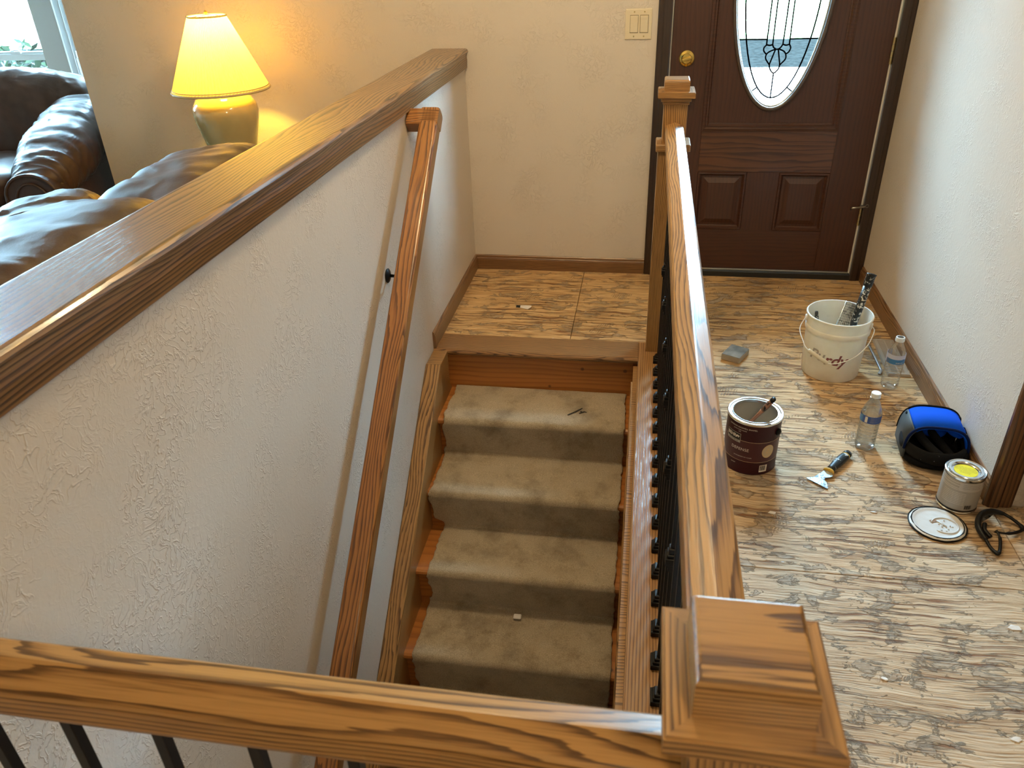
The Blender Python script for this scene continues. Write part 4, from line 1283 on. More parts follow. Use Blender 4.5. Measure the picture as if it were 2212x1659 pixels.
# ================================================================== THINGS ON THE FLOOR
# ---- gallon paint can
GC = (0.3885, -1.577)
can = empty('paint_can', (GC[0], GC[1], 0.001), label='open maroon gallon paint can with a brush in it beside the railing', cat='paint can')
GR = 0.083
lathe('can_body', [(0.0, 0.004), (GR - 0.003, 0.004), (GR, 0.0), (GR + 0.0012, 0.002), (GR, 0.005), (GR, 0.182), (GR - 0.0012, 0.182), (GR - 0.0012, 0.006), (0.0, 0.006)], M['maroon'], can, n=72)
lathe('label_band', [(GR + 0.0004, 0.048), (GR + 0.0004, 0.122)], M['maroon2'], can, n=72)
for z in (0.048, 0.122):
    lathe('label_line', [(GR + 0.0007, z - 0.0006), (GR + 0.0007, z + 0.0006)], M['goldink'], can, n=72)
lathe('rim', [(GR, 0.180), (GR + 0.0025, 0.184), (GR + 0.0025, 0.188), (GR, 0.190), (GR - 0.004, 0.1895), (GR - 0.007, 0.1865), (GR - 0.010, 0.1865), (GR - 0.0125, 0.1893), (GR - 0.0145, 0.189), (GR - 0.0145, 0.180), (GR - 0.001, 0.180)], M['tin'], can, n=72)
lathe('paint_lining', [(GR - 0.0016, 0.180), (GR - 0.0016, 0.02), (GR - 0.004, 0.016), (0.0, 0.016)], M['latex'], can, n=60)
aF = -100.0
mk('emblem_plate', wrap(quad_grid(0.052, 0.030, 10), GR + 0.0008, aF - 41, 0.1285), M['blackink'], can)
fr = join_geo(shift(quad_grid(0.054, 0.0016, 10), 0, 0.0158), shift(quad_grid(0.054, 0.0016, 10), 0, -0.0158), shift(quad_grid(0.0016, 0.032, 1), 0.0262), shift(quad_grid(0.0016, 0.032, 1), -0.0262), shift(quad_grid(0.052, 0.0075, 10), 0, -0.0113))
mk('emblem_border', wrap(fr, GR + 0.0010, aF - 41, 0.1285), M['greylabel'], can)
bear = [(0.0095, 0.000), (0.0105, 0.006), (0.0125, 0.0088), (0.017, 0.0092), (0.0205, 0.0078), (0.0235, 0.0066), (0.0235, 0.0050), (0.0205, 0.0040), (0.0200, 0.0), (0.0180, 0.0), (0.0172, 0.0030), (0.0140, 0.0030), (0.0132, 0.0), (0.0112, 0.0)]
bearg = ([(x, y, 0) for x, y in bear], [tuple(range(len(bear)))])
mk('lettering', wrap(join_geo(shift(text_geo('BEHR', 0.0155, bold=0.0004), -0.0075, 0.004), bearg), GR + 0.0012, aF - 41, 0.1285), M['paper'], can)
mk('lettering', wrap(text_geo('ULTRA', 0.0085, spacing=1.7), GR + 0.0013, aF - 41, 0.1172), M['blackink'], can)
mk('lettering', wrap(text_geo('DEFENSE', 0.0145, spacing=1.05), GR + 0.0012, aF - 22, 0.0905), M['paper'], can)
mk('lettering', wrap(text_geo('PAINT & PRIMER', 0.0062, spacing=1.1), GR + 0.0012, aF - 18, 0.0790), M['blackink'], can)
mk('lettering', wrap(text_geo('OF RETIREMENT OF A CLAIM', 0.0045, spacing=1.0), GR + 0.0012, aF - 14, 0.0640), M['paper'], can)
mk('lettering', wrap(text_geo('INTERIOR EGGSHELL ENAMEL', 0.0068, spacing=1.05), GR + 0.0012, aF - 22, 0.1680), M['paper'], can)
mk('lettering', wrap(join_geo(text_geo('ULTRA PURE WHITE', 0.0048, spacing=1.05), shift(text_geo('2750', 0.0044), 0, -0.0065)), GR + 0.0012, aF - 27, 0.1590), M['paper'], can)
mk('lettering', wrap(text_geo('QUART', 0.0048), GR + 0.0012, aF - 33, 0.0350), M['paper'], can)
seal = ([(0, 0, 0)] + [(0.021 * math.cos(2 * PI * i / 32), 0.024 * math.sin(2 * PI * i / 32), 0) for i in range(32)], [(0, 1 + i, 1 + (i + 1) % 32) for i in range(32)])
mk('round_seal', wrap(seal, GR + 0.0014, aF + 40, 0.088), M['goldink'], can)
seal2 = ([(x * 0.86, y * 0.86, 0) for x, y, z in seal[0]], seal[1])
mk('round_seal', wrap(seal2, GR + 0.0016, aF + 40, 0.088), plain('tan_print', (0.56, 0.45, 0.30), 0.6), can)
sealm = join_geo(*[shift(([(0, 0, 0)] + [(r_ * math.cos(2 * PI * i / 10), r_ * math.sin(2 * PI * i / 10), 0) for i in range(10)], [(0, 1 + i, 1 + (i + 1) % 10) for i in range(10)]), dx, dy) for dx, dy, r_ in ((0, 0.006, 0.005), (-0.004, -0.003, 0.004), (0.005, -0.005, 0.0035), (0, -0.011, 0.003))])
mk('seal_figure', wrap(sealm, GR + 0.0018, aF + 40, 0.088), M['goldink'], can)
mk('barcode_label', wrap(quad_grid(0.026, 0.026, 6), GR + 0.0012, aF + 34, 0.024), M['paper'], can)
bars = join_geo(*[shift(quad_grid(0.0011 if i % 3 else 0.0019, 0.018, 1), -0.010 + i * 0.0022, 0.002) for i in range(9)])
mk('barcode', wrap(bars, GR + 0.0015, aF + 34, 0.024), M['blackink'], can)
er = lathe('handle_ear', [(0.0, 0.0), (0.011, 0.0), (0.011, 0.006), (0.006, 0.010), (0.0, 0.010)], M['black'], can, (GR * math.cos(R(aF + 62)), GR * math.sin(R(aF + 62)), 0.150), (0, R(90), R(aF + 62)), 18)
lathe('handle_ear', [(0.0, 0.0), (0.011, 0.0), (0.011, 0.006), (0.006, 0.010), (0.0, 0.010)], M['black'], can, (GR * math.cos(R(aF + 242)), GR * math.sin(R(aF + 242)), 0.150), (0, R(90), R(aF + 242)), 18)
wp = [((GR + 0.011) * math.cos(R(aF + 62 + t)), (GR + 0.011 + 0.012 * math.sin(R(t))) * math.sin(R(aF + 62 + t)), 0.150 - 0.085 * math.sin(R(t))) for t in range(0, 181, 12)]
tube('wire_handle', wp, 0.0016, M['steel'], can, 6)

# brush standing in the can
bsh = empty('paint_brush', (GC[0], GC[1], 0.02), label='paint-smeared copper-handled brush standing in the maroon can', cat='paint brush')
p0, p1 = Vector((-0.022, 0.01, 0.10)), Vector((0.048, -0.008, 0.222))
ax = (p1 - p0)
hp = [p0 + ax * t for t in (0, 0.15, 0.35, 0.5, 0.62, 0.78, 0.9, 0.97, 1.0)]
tube('handle', hp[:5], [0.013, 0.0105, 0.0085, 0.0092, 0.0115], M['redbrush'], bsh, 10, flat=0.6)
tube('painted_grip', hp[4:], [0.0115, 0.0140, 0.0125, 0.0105, 0.004], M['brushsplat'], bsh, 10, flat=0.6)
tube('ferrule', [p0 - ax * 0.28, p0], [0.021, 0.014], M['steel'], bsh, 10, flat=0.5)
tube('bristles', [Vector((-0.056, 0.018, 0.004)), p0 - ax * 0.28], [0.016, 0.020], M['latex'], bsh, 10, flat=0.5)
tube('handle_end', [p0 + ax * 0.93, p0 + ax * 1.005, p0 + ax * 1.03], [0.0122, 0.011, 0.005], M['blackrub'], bsh, 10, flat=0.65)

# ---- white bucket
BC = (0.7555, -0.932)
bk = empty('paint_bucket', (BC[0], BC[1], 0.001), label='dirty white plastic bucket with wire bail and worn red print by the right wall', cat='bucket')
bprof = [(0.0, 0.004), (0.098, 0.004), (0.1025, 0.0), (0.1045, 0.006), (0.1115, 0.178), (0.1155, 0.180), (0.1165, 0.186), (0.1165, 0.196), (0.1150, 0.199), (0.1135, 0.201), (0.1150, 0.236), (0.1185, 0.238), (0.1190, 0.243), (0.1170, 0.2455), (0.1135, 0.2450), (0.1120, 0.236), (0.1085, 0.178), (0.1015, 0.012), (0.098, 0.0095), (0.0, 0.0095)]
lathe('bucket_body', bprof, M['bucket'], bk, n=72)
bR = 0.1060
aB = math.degrees(math.atan2(-3.736 - BC[1], 0 - BC[0]))
tp = (0.1115 - 0.1045) / 0.172
mk('lettering', wrap(text_geo('Pu', 0.060, 0.25, 0.0010), 0.1052, aB - 29, 0.103, tp), M['fadedink'], bk)
mk('lettering', wrap(text_geo('rdy', 0.060, 0.25, 0.0012), 0.1052, aB + 8, 0.094, tp), M['maroonink'], bk)
ea = aB - 62
for a in (aB - 78, aB + 78):
    lathe('bail_ear', [(0.0, 0.0), (0.013, 0.0), (0.012, 0.006), (0.0, 0.007)], M['bucket'], bk, (0.114 * math.cos(R(a)), 0.114 * math.sin(R(a)), 0.218), (0, R(90), R(a)), 16)
el, er_ = Vector((0.119 * math.cos(R(aB - 78)), 0.119 * math.sin(R(aB - 78)), 0.218)), Vector((0.119 * math.cos(R(aB + 78)), 0.119 * math.sin(R(aB + 78)), 0.218))
fw = Vector((math.cos(R(aB)), math.sin(R(aB)), 0))
gl_, gr_ = Vector((-0.1185, -0.118, 0.142)), Vector((-0.048, -0.146, 0.104))
bail = spline([el, el + Vector((-0.022, -0.035, -0.03)), Vector((-0.136, -0.083, 0.166)), gl_, gr_, Vector((0.03, -0.138, 0.120)), Vector((0.082, -0.118, 0.165)), er_ + Vector((0.006, -0.015, -0.014)), er_], 6)
tube('wire_bail', bail, 0.0018, M['white'], bk, 6)
tube('bail_grip', [gl_ + (gr_ - gl_) * t for t in (0.0, 0.05, 0.95, 1.0)], [0.006, 0.0075, 0.0075, 0.006], plain('yellowed_grip', (0.68, 0.62, 0.48), 0.4), bk, 12)
# contents
gp = empty('bucket_grid', (BC[0], BC[1], 0.02), label='paint-clogged wire roller grid leaning inside the white bucket', cat='roller grid')
c00, c10, c01, c11 = Vector((-0.005, 0.045, 0.03)), Vector((0.085, 0.005, 0.03)), Vector((0.048, 0.078, 0.236)), Vector((0.072, 0.066, 0.230))
c00, c10 = Vector((-0.022, 0.030, 0.04)), Vector((0.086, -0.012, 0.04))
c01, c11 = Vector((0.036, 0.080, 0.238)), Vector((0.074, 0.062, 0.230))
gx, gy = 11, 22
vs = []
P = lambda s, t: (c00.lerp(c10, s)).lerp(c01.lerp(c11, s), t)
wires = [tube_geo([P(i / gx, t / 8) for t in range(9)], 0.0013, 4) for i in range(gx + 1)] + [tube_geo([P(0, j / gy), P(0.5, j / gy), P(1, j / gy)], 0.0012, 4) for j in range(gy + 1)]
tag(mk('wire_mesh', fixn(join_geo(*wires)), M['mesh'], gp), kind='stuff')
tube('frame', [P(0, 0), P(0, 1), P(1, 1), P(1, 0)], 0.0028, M['steel'], gp, 6)
rt = empty('roller_frame', (BC[0], BC[1], 0.02), label='black paint-splashed roller handle with hollow end sticking out of the bucket', cat='paint roller')
h0, h1 = Vector((0.045, -0.012, 0.135)), Vector((0.098, 0.055, 0.362))
hx = h1 - h0
tube('handle', [h0 + hx * t for t in (0.0, 0.08, 0.2, 0.5, 0.8)], [0.008, 0.012, 0.0125, 0.0145, 0.0150], M['blacksplat'], rt, 14)
tube('grip_end', [h0 + hx * t for t in (0.8, 0.82, 0.97, 0.985, 1.0)], [0.0150, 0.0165, 0.0168, 0.0185, 0.0180], M['blacksplat'], rt, 16)
tube('hollow_end', [h0 + hx * 1.0, h0 + hx * 1.003], [0.0125, 0.0125], M['slot'], rt, 14)
tube('wire_arm', [h0 + hx * 0.03, Vector((0.028, -0.03, 0.08)), Vector((0.02, -0.04, 0.02))], 0.004, M['steel'], rt, 8)
rg = empty('small_brush', (BC[0], BC[1], 0.02), label='dark little brush tip leaning at the left inside the white bucket', cat='paint brush')
tube('handle', [Vector((-0.05, 0.02, 0.01)), Vector((-0.070, 0.046, 0.180)), Vector((-0.073, 0.050, 0.205))], [0.007, 0.008, 0.006], M['blacksplat'], rg, 8)
tube('bristles', [Vector((-0.040, 0.012, 0.0)), Vector((-0.05, 0.02, 0.012))], [0.012, 0.008], M['latex'], rg, 8)

# ---- water bottles
def bottle(x, y, label, capped, level, spin, kind):
    b = empty('water_bottle', (x, y, 0.001), (0, 0, R(spin)), label=label, cat='bottle', group='small clear water bottles on the plywood floor')
    r0 = 0.0315
    prof = [(0.0, 0.006), (0.012, 0.004), (0.022, 0.0), (0.029, 0.003), (r0, 0.010)]
    z = 0.016
    while z < 0.092:
        prof += [(r0, z), (r0 - 0.0004, z + 0.003), (r0 - 0.0022, z + 0.0062), (r0 - 0.0004, z + 0.0094)]
        z += 0.0125
    prof += [(r0, 0.098), (r0, 0.136), (r0 - 0.001, 0.140), (r0 - 0.006, 0.156), (0.0185, 0.172), (0.0142, 0.182), (0.0128, 0.187), (0.0155, 0.188), (0.0155, 0.190), (0.0126, 0.191), (0.0126, 0.203), (0.0115, 0.203)]
    lathe('bottle_body', prof, M['pet'], b, n=40)
    if capped:
        lathe('cap', [(0.0125, 0.191), (0.0148, 0.191), (0.0150, 0.2045), (0.0138, 0.2062), (0.0, 0.2066)], plain('white_cap', (0.82, 0.86, 0.88), 0.35), b, n=30)
    else:
        lathe('neck_ring', [(0.0128, 0.187), (0.0158, 0.188), (0.0162, 0.1935), (0.0150, 0.2035), (0.0120, 0.2045), (0.0112, 0.2035)], plain('frosted_neck', (0.72, 0.76, 0.78), 0.3), b, n=30)
    if level > 0.02:
        wpf = [(0.0, 0.0065), (0.012, 0.0045), (0.022, 0.0012), (0.0285, 0.004), (r0 - 0.0008, 0.010)] + [(r, z) for r, z in [(r0 - 0.0026, 0.02 + 0.012 * i) for i in range(7)]] + [(r0 - 0.001, 0.100), (r0 - 0.001, min(level, 0.138))]
        if level > 0.14:
            wpf += [(r0 - 0.0075, 0.155 if level > 0.155 else level)]
        wpf += [(0.0, wpf[-1][1])]
        lathe('water', wpf, M['water'], b, n=40)
    z0, z1 = 0.100, 0.132
    if kind == 'a':
        lb = mk('label_film', wrap(quad_grid(0.128, 0.026, 40), r0 + 0.0005, 0, 0.118), M['bluelabel'], b)
        mk('label_print', wrap(shift(quad_grid(0.045, 0.026, 14), -0.048), r0 + 0.0007, 0, 0.118), M['teallabel'], lb)
        mk('label_print', wrap(shift(quad_grid(0.0085, 0.021, 4), -0.012), r0 + 0.0008, 0, 0.118), M['paper'], lb)
        mk('label_print', wrap(shift(quad_grid(0.016, 0.004, 4), -0.040, 0.011), r0 + 0.0009, 0, 0.118), M['blackink'], lb)
        for i in range(5):
            mk('lettering', wrap(shift(text_geo('PURIFIED WATER SPRING', 0.0030), 0.018, 0.009 - 0.0042 * i), r0 + 0.0008, 0, 0.118), M['palelabel'], lb)
    else:
        lb = mk('label_film', wrap(quad_grid(0.150, 0.036, 44), r0 + 0.0005, 0, 0.124), M['palelabel'], b)
        mk('label_print', wrap(shift(quad_grid(0.090, 0.019, 26), 0.020, -0.0085), r0 + 0.0007, 0, 0.124), M['teallabel'], lb)
        peak = ([(-0.020, -0.009, 0), (0.022, -0.009, 0), (0.022, 0.004, 0), (0.012, 0.011, 0), (0.004, 0.003, 0), (-0.008, -0.002, 0)], [(0, 1, 2, 3, 4, 5)])
        mk('label_print', wrap(shift(peak, 0.026, -0.0075), r0 + 0.0009, 0, 0.124), M['bluelabel'], lb)
        mk('lettering', wrap(shift(text_geo('PURE LIFE', 0.0060, 0.1), 0.026, -0.0125), r0 + 0.0011, 0, 0.124), M['paper'], lb)
        for i in range(4):
            mk('lettering', wrap(shift(text_geo('NUTRITION', 0.0042), -0.022, -0.002 - 0.0045 * i), r0 + 0.0008, 0, 0.124), M['maroonink'], lb)
    return b


bottle(0.7735, -1.452, 'capped clear bottle holding water, standing behind the putty knife', True, 0.142, -108, 'a')
bottle(0.9515, -1.035, 'uncapped empty water bottle beside the white bucket and floor vent', False, 0.012, -125, 'b')

# ---- putty knife / painter's tool
A = Vector((0.6275, -1.628, 0)); D = (Vector((0.716, -1.510, 0)) - A).normalized()
pt = empty('putty_knife', (A.x, A.y, 0.0), (0, 0, math.atan2(D.y, D.x)), label='black-handled steel painter\'s tool lying flat on the floor in front of the capped bottle', cat='scraper')
bl = [(0.004, 0.013), (-0.012, 0.014), (-0.050, 0.022), (-0.066, 0.036), (-0.069, 0.036), (-0.074, -0.034), (-0.071, -0.036), (-0.050, -0.020), (-0.045, -0.012), (-0.038, -0.007), (-0.030, -0.008), (-0.022, -0.016), (-0.012, -0.020), (0.004, -0.013)]
k = len(bl)
v = [(x, y, 0.010 + 0.09 * x if x > -0.05 else 0.010 + 0.09 * x) for x, y in bl]
v = [(x, y, max(z, 0.0012)) for x, y, z in v]
v2 = [(x, y, z + 0.0016) for x, y, z in v]
mk('blade', fixn((v + v2, [tuple(range(k)), tuple(reversed(range(k, 2 * k)))] + [(i, (i + 1) % k, k + (i + 1) % k, k + i) for i in range(k)])), M['blade'], pt)
tube('bolster', [(0.0, 0, 0.012), (0.004, 0, 0.012), (0.010, 0, 0.0125)], [0.0175, 0.0175, 0.013], M['yellowplastic'], pt, 14, flat=0.65)
hpts = [(0.008, 0.012), (0.025, 0.0125), (0.055, 0.016), (0.085, 0.0165), (0.105, 0.0155), (0.112, 0.0148)]
tube('grip', [(x, 0, 0.0135) for x, r_ in hpts], [r_ for x, r_ in hpts], M['blacksplat2'], pt, 16, flat=0.78)
tube('grip_band', [(0.112, 0, 0.0135), (0.1155, 0, 0.0135)], [0.0153, 0.0150], M['yellowplastic'], pt, 16, flat=0.78)
tube('hammer_end', [(0.1155, 0, 0.0135), (0.128, 0, 0.0135), (0.136, 0, 0.0135), (0.1395, 0, 0.0135)], [0.0150, 0.0148, 0.0120, 0.006], M['blacksplat2'], pt, 16, flat=0.75)
lathe('hang_hole', [(0.0, 0.0), (0.0045, 0.0), (0.0055, 0.0004)], M['slot'], pt, (0.127, 0.0, 0.0251), n=14)

# ---- quart can
QC = (0.9735, -1.729)
qc = empty('quart_can', (QC[0], QC[1], 0.001), label='small grey-labelled quart can with a yellow sticker on its lid', cat='paint can')
QR = 0.0535
lathe('can_body', [(0.0, 0.003), (QR - 0.003, 0.003), (QR, 0.0), (QR + 0.0016, 0.002), (QR + 0.0016, 0.0045), (QR, 0.006), (QR, 0.116), (QR + 0.0016, 0.1185), (QR + 0.0016, 0.1225), (QR - 0.001, 0.124), (QR - 0.004, 0.1225), (QR - 0.006, 0.117), (0.0, 0.117)], M['tin'], qc, n=64)
lathe('label_wrap', [(QR + 0.0004, 0.013), (QR + 0.0004, 0.113)], M['greylabel'], qc, n=64)
lathe('black_band', [(QR + 0.0006, 0.008), (QR + 0.0006, 0.013)], M['blackink'], qc, n=64)
lathe('lid', [(0.0, 0.1185), (0.036, 0.1185), (0.0385, 0.1205), (0.0405, 0.1240), (0.0455, 0.1245), (0.0470, 0.1225), (0.0482, 0.1225)], M['tin'], qc, n=64)
lathe('lid_ring', [(0.0385, 0.1246), (0.0425, 0.1252), (0.0455, 0.1249)], M['tin'], qc, n=64)
aQ = math.degrees(math.atan2(-3.736 - QC[1], 0 - QC[0]))
sk = lathe('sticker', [(0.0, 0.1192), (0.0315, 0.1192)], M['yellow'], qc, n=40, smooth=False)
tg = []
for i, s in enumerate(('CAUTION: CONTENTS UNDER', 'READ LABEL BEFORE USING PRODUCT', 'KEEP OUT OF REACH OF CHILDREN', 'STIR THOROUGHLY', 'SEE BACK PANEL')):
    tg.append(shift(text_geo(s, 0.0036), 0, 0.014 - 0.0070 * i))
tx = join_geo(*tg)
mk('lettering', [(x, y, 0.1196) for x, y, z in tx[0]] and ([(x, y, 0.1196) for x, y, z in tx[0]], tx[1]), M['blackink'], qc, rot=(0, 0, R(aQ + 90)))
for i, z in enumerate((0.106, 0.098, 0.088, 0.083)):
    lathe('label_line', [(QR + 0.0007, z - 0.0004), (QR + 0.0007, z + 0.0004)], M['paper'], qc, n=64)
mk('label_block', wrap(quad_grid(0.070, 0.026, 14), QR + 0.0008, aQ + 34, 0.097), plain('pale_grey_print', (0.44, 0.41, 0.38), 0.5), qc)
for i in range(8):
    mk('lettering', wrap(text_geo('NOTICE READ ALL DIRECTIONS ON THIS LABEL', 0.0030), QR + 0.0009, aQ - 12, 0.072 - 0.0055 * i), M['paper'], qc)
for i in range(3):
    mk('lettering', wrap(text_geo('CLEAN UP WITH SOAP AND WATER', 0.0030), QR + 0.0011, aQ + 32, 0.104 - 0.0060 * i), M['blackink'], qc)
mk('barcode', wrap(join_geo(*[shift(quad_grid(0.0012 if i % 3 else 0.0020, 0.014, 1), -0.008 + i * 0.0022) for i in range(9)]), QR + 0.0010, aQ + 36, 0.026), M['blackink'], qc)

# ---- gallon lid, paint side up
lid = empty('can_lid', (0.8905, -1.838, 0.001), (0, 0, R(20)), label='round paint-coated can lid lying paint side up on the floor', cat='lid')
lathe('lid_pan', [(0.0, 0.003), (0.060, 0.003), (0.064, 0.0045), (0.067, 0.008), (0.0695, 0.0085), (0.0715, 0.006), (0.0735, 0.0025), (0.0770, 0.002), (0.0785, 0.004), (0.0775, 0.0), (0.0, 0.0)], M['blackrub'], lid, n=72)
bm = bmesh.new()
nr, na = 16, 64
rows = []
for i in range(nr + 1):
    rr = 0.0745 * i / nr
    row = []
    for j in range(na):
        a = 2 * PI * j / na
        edge = 1 + (0.02 * noise.noise(Vector((math.cos(a) * 5, math.sin(a) * 5, 0))) if i == nr else 0)
        x, y = rr * edge * math.cos(a), rr * edge * math.sin(a)
        z = 0.0042 if rr < 0.058 else (0.0042 + (rr - 0.058) / 0.010 * 0.0052 if rr < 0.068 else 0.0094 - (rr - 0.068) / 0.0065 * 0.0055)
        z += 0.0007 * noise.noise(Vector((x * 60, y * 60, 2)))
        row.append(bm.verts.new((x, y, z)))
        if i == 0:
            break
    rows.append(row)
for i in range(nr):
    for j in range(na):
        j2 = (j + 1) % na
        if i == 0:
            bm.faces.new((rows[0][0], rows[1][j], rows[1][j2]))
        else:
            bm.faces.new((rows[i][j], rows[i + 1][j], rows[i + 1][j2], rows[i][j2]))
mk('paint_skin', bm, M['driedpaint'], lid, smooth=True)
tube('swirl', [(0.014 + 0.036 * math.cos(R(a)), -0.014 + 0.034 * math.sin(R(a)), 0.0052) for a in range(-160, 150, 12)], 0.0022, M['driedpaint'], lid, 8)
mk('bare_patch', ([(-0.016, 0.016, 0.0056), (0.004, 0.018, 0.0056), (0.002, 0.006, 0.0056), (-0.014, 0.004, 0.0056)], [(0, 1, 2, 3)]), plain('bare_lid_metal', (0.30, 0.18, 0.11), 0.5), lid)
tube('paint_ridge', [(0.004, 0.010, 0.0058), (0.014, -0.020, 0.0058)], 0.0022, M['driedpaint'], lid, 8)
for i in range(12):
    a = rnd.uniform(0, 2 * PI); q = rnd.uniform(0.01, 0.045)
    lathe('paint_drip', [(0.0026, 0.0), (0.0018, 0.0022), (0.0, 0.0028)], M['driedpaint'], lid, (0.014 + q * 0.8 * math.cos(a), -0.014 + q * 0.8 * math.sin(a), 0.0046), n=8)

# ---- knee pad
kp = empty('knee_pad', (0.965, -1.49, 0.0), (0, 0, R(-6)), label='blue and black padded knee pad with straps against the right baseboard', cat='knee pad')
def arch(x0, x1, zt, y0, y1, t, a0, a1, n=26, dz=0.0, sw=0.0):
    cx, hw = (x0 + x1) / 2, (x1 - x0) / 2
    e = 0.62
    v, f = [], []
    for i in range(n + 1):
        a = R(a0 + (a1 - a0) * i / n)
        c, s = math.cos(a), math.sin(a)
        px = math.copysign(abs(c) ** e, c); pz = math.copysign(abs(s) ** e, s)
        for yy, k_ in ((y0, 0), (y1, 1)):
            for off in (0, t):
                v.append((cx + (hw - off) * px + sw * k_ * 0, yy, dz + (zt - off) * pz))
    for i in range(n):
        b = i * 4; c = b + 4
        f += [(b, c, c + 2, b + 2), (b + 1, b + 3, c + 3, c + 1), (b, b + 1, c + 1, c), (b + 2, c + 2, c + 3, b + 3)]
    f += [(0, 2, 3, 1), (n * 4, n * 4 + 1, n * 4 + 3, n * 4 + 2)]
    return v, f
mk('blue_band', fixn(arch(-0.095, 0.088, 0.100, 0.075, -0.055, 0.008, 4, 133, 26, 0.045)), M['bluefoam'], kp, smooth=True)
mk('rubber_patch', fixn(arch(-0.0965, 0.088, 0.101, 0.074, -0.054, 0.009, 133, 185, 12, 0.045)), M['greyrub'], kp, smooth=True)
tube('edge_trim', [q for q in [(-0.0035 + 0.0915 * math.copysign(abs(math.cos(R(a))) ** 0.62, math.cos(R(a))), -0.056, 0.045 + 0.100 * abs(math.sin(R(a))) ** 0.62) for a in range(4, 180, 6)]], 0.0042, M['navy'], kp, 8)
tube('edge_trim', [q for q in [(-0.0035 + 0.0915 * math.copysign(abs(math.cos(R(a))) ** 0.62, math.cos(R(a))), 0.076, 0.045 + 0.100 * abs(math.sin(R(a))) ** 0.62) for a in range(4, 180, 6)]], 0.0038, M['blackmatte'], kp, 8)
# padded black shell: open bowl
bm = bmesh.new()
nu, nv = 36, 16
grid = []
for i in range(nu + 1):
    a = R(150 + 240 * i / nu)
    row = []
    for j in range(nv + 1):
        b = R(-80 + 98 * j / nv)
        x = 0.100 * math.cos(a) * math.cos(b); y = -0.01 + 0.098 * math.sin(a) * math.cos(b); z = 0.062 + 0.060 * math.sin(b)
        row.append(bm.verts.new((x - 0.002, y, max(z, 0.002) + 0.004 * noise.noise(Vector((x * 20, y * 20, z * 20))))))
    grid.append(row)
for i in range(nu):
    for j in range(nv):
        bm.faces.new((grid[i][j], grid[i + 1][j], grid[i + 1][j + 1], grid[i][j + 1]))
sh_ = mk('padded_shell', bm, M['blackspeck'], kp, smooth=True)
sm = sh_.modifiers.new('thick', 'SOLIDIFY'); sm.thickness = 0.010; sm.offset = -1
box('back_pad', (-0.085, 0.050, 0.012), (0.080, 0.068, 0.125), M['blackmatte'], kp, 0.006)
cushion('blue_lining', (0.085, 0.05, 0.07), 2.4, M['bluefoam'], kp, (-0.004, 0.02, 0.102), (0, R(10), 0), 10, 0.004, 3)
cushion('padded_base', (0.180, 0.165, 0.040), 2.6, M['blackmatte'], kp, (-0.002, -0.012, 0.022), (0, 0, 0), 14, 0.003, 8)
cushion('blue_lining', (0.060, 0.06, 0.035), 2.4, M['bluefoam'], kp, (0.050, -0.005, 0.116), (0, R(28), 0), 8, 0.003, 4)
tube('strap', spline([(-0.055, 0.03, 0.105), (-0.050, -0.015, 0.090), (-0.020, -0.060, 0.072), (0.030, -0.098, 0.050)], 5), 0.013, M['blackspeck'], kp, 10)
tube('strap', spline([(-0.020, 0.04, 0.108), (-0.012, -0.005, 0.096), (0.012, -0.045, 0.080), (0.048, -0.085, 0.055)], 5), 0.012, M['blackmatte'], kp, 10)
tube('strap', spline([(0.075, 0.02, 0.105), (0.083, -0.02, 0.085), (0.082, -0.055, 0.058), (0.074, -0.085, 0.030)], 5), 0.012, M['blackmatte'], kp, 10)
tube('buckle', [(0.076, -0.008, 0.106), (0.084, -0.014, 0.103)], 0.004, M['brassd'], kp, 6)

# ---- black safety glasses by the casing
sg = empty('safety_glasses', (0.0, 0.0, 0.0), label='black wrap-around glasses lying upside down by the doorway casing', cat='glasses')
fr_ = spline([(1.075, -1.800, 0.028), (1.045, -1.796, 0.030), (1.012, -1.812, 0.028), (0.993, -1.843, 0.024), (0.988, -1.873, 0.020), (0.996, -1.905, 0.014)], 6)
tube('brow_bar', fr_, [0.004 + 0.005 * math.sin(PI * i / (len(fr_) - 1)) for i in range(len(fr_))], M['blackrub'], sg, 8, flat=1.5)
tube('temple', spline([(0.996, -1.905, 0.014), (1.001, -1.930, 0.008), (1.013, -1.950, 0.006), (1.026, -1.928, 0.008), (1.036, -1.893, 0.014), (1.034, -1.868, 0.020)], 6), [0.0045] * 10 + [0.0055] * 5 + [0.0045] * 10 + [0.003] * 6, M['blackrub'], sg, 8)
tube('temple', spline([(1.075, -1.800, 0.028), (1.098, -1.815, 0.020), (1.116, -1.836, 0.010), (1.100, -1.852, 0.008), (1.066, -1.868, 0.012), (1.030, -1.870, 0.016)], 6), [0.0045] * 10 + [0.006] * 5 + [0.0045] * 10 + [0.0028] * 6, M['blackrub'], sg, 8)
DARK = plain('dark_lens', (0.012, 0.013, 0.014), 0.12, coat=0.6)
def lens(pts, h):
    P_ = spline(pts, 5)
    v = [tuple(q) for q in P_] + [(q.x + 0.006, q.y - 0.003, q.z - h * math.sin(PI * (i + 0.5) / len(P_)) ** 0.6) for i, q in enumerate(P_)]
    k = len(P_)
    return v, [(i, i + 1, k + i + 1, k + i) for i in range(k - 1)]
mk('lens', lens([(1.040, -1.799, 0.030), (1.012, -1.814, 0.028), (0.996, -1.843, 0.026)], 0.022), DARK, sg, smooth=True)
mk('lens', lens([(0.993, -1.848, 0.026), (0.991, -1.872, 0.022), (0.999, -1.896, 0.018)], 0.018), DARK, sg, smooth=True)
tube('nose_bridge', spline([(1.010, -1.846, 0.024), (1.004, -1.868, 0.018), (1.014, -1.890, 0.012)], 5), 0.006, M['blackrub'], sg, 8)

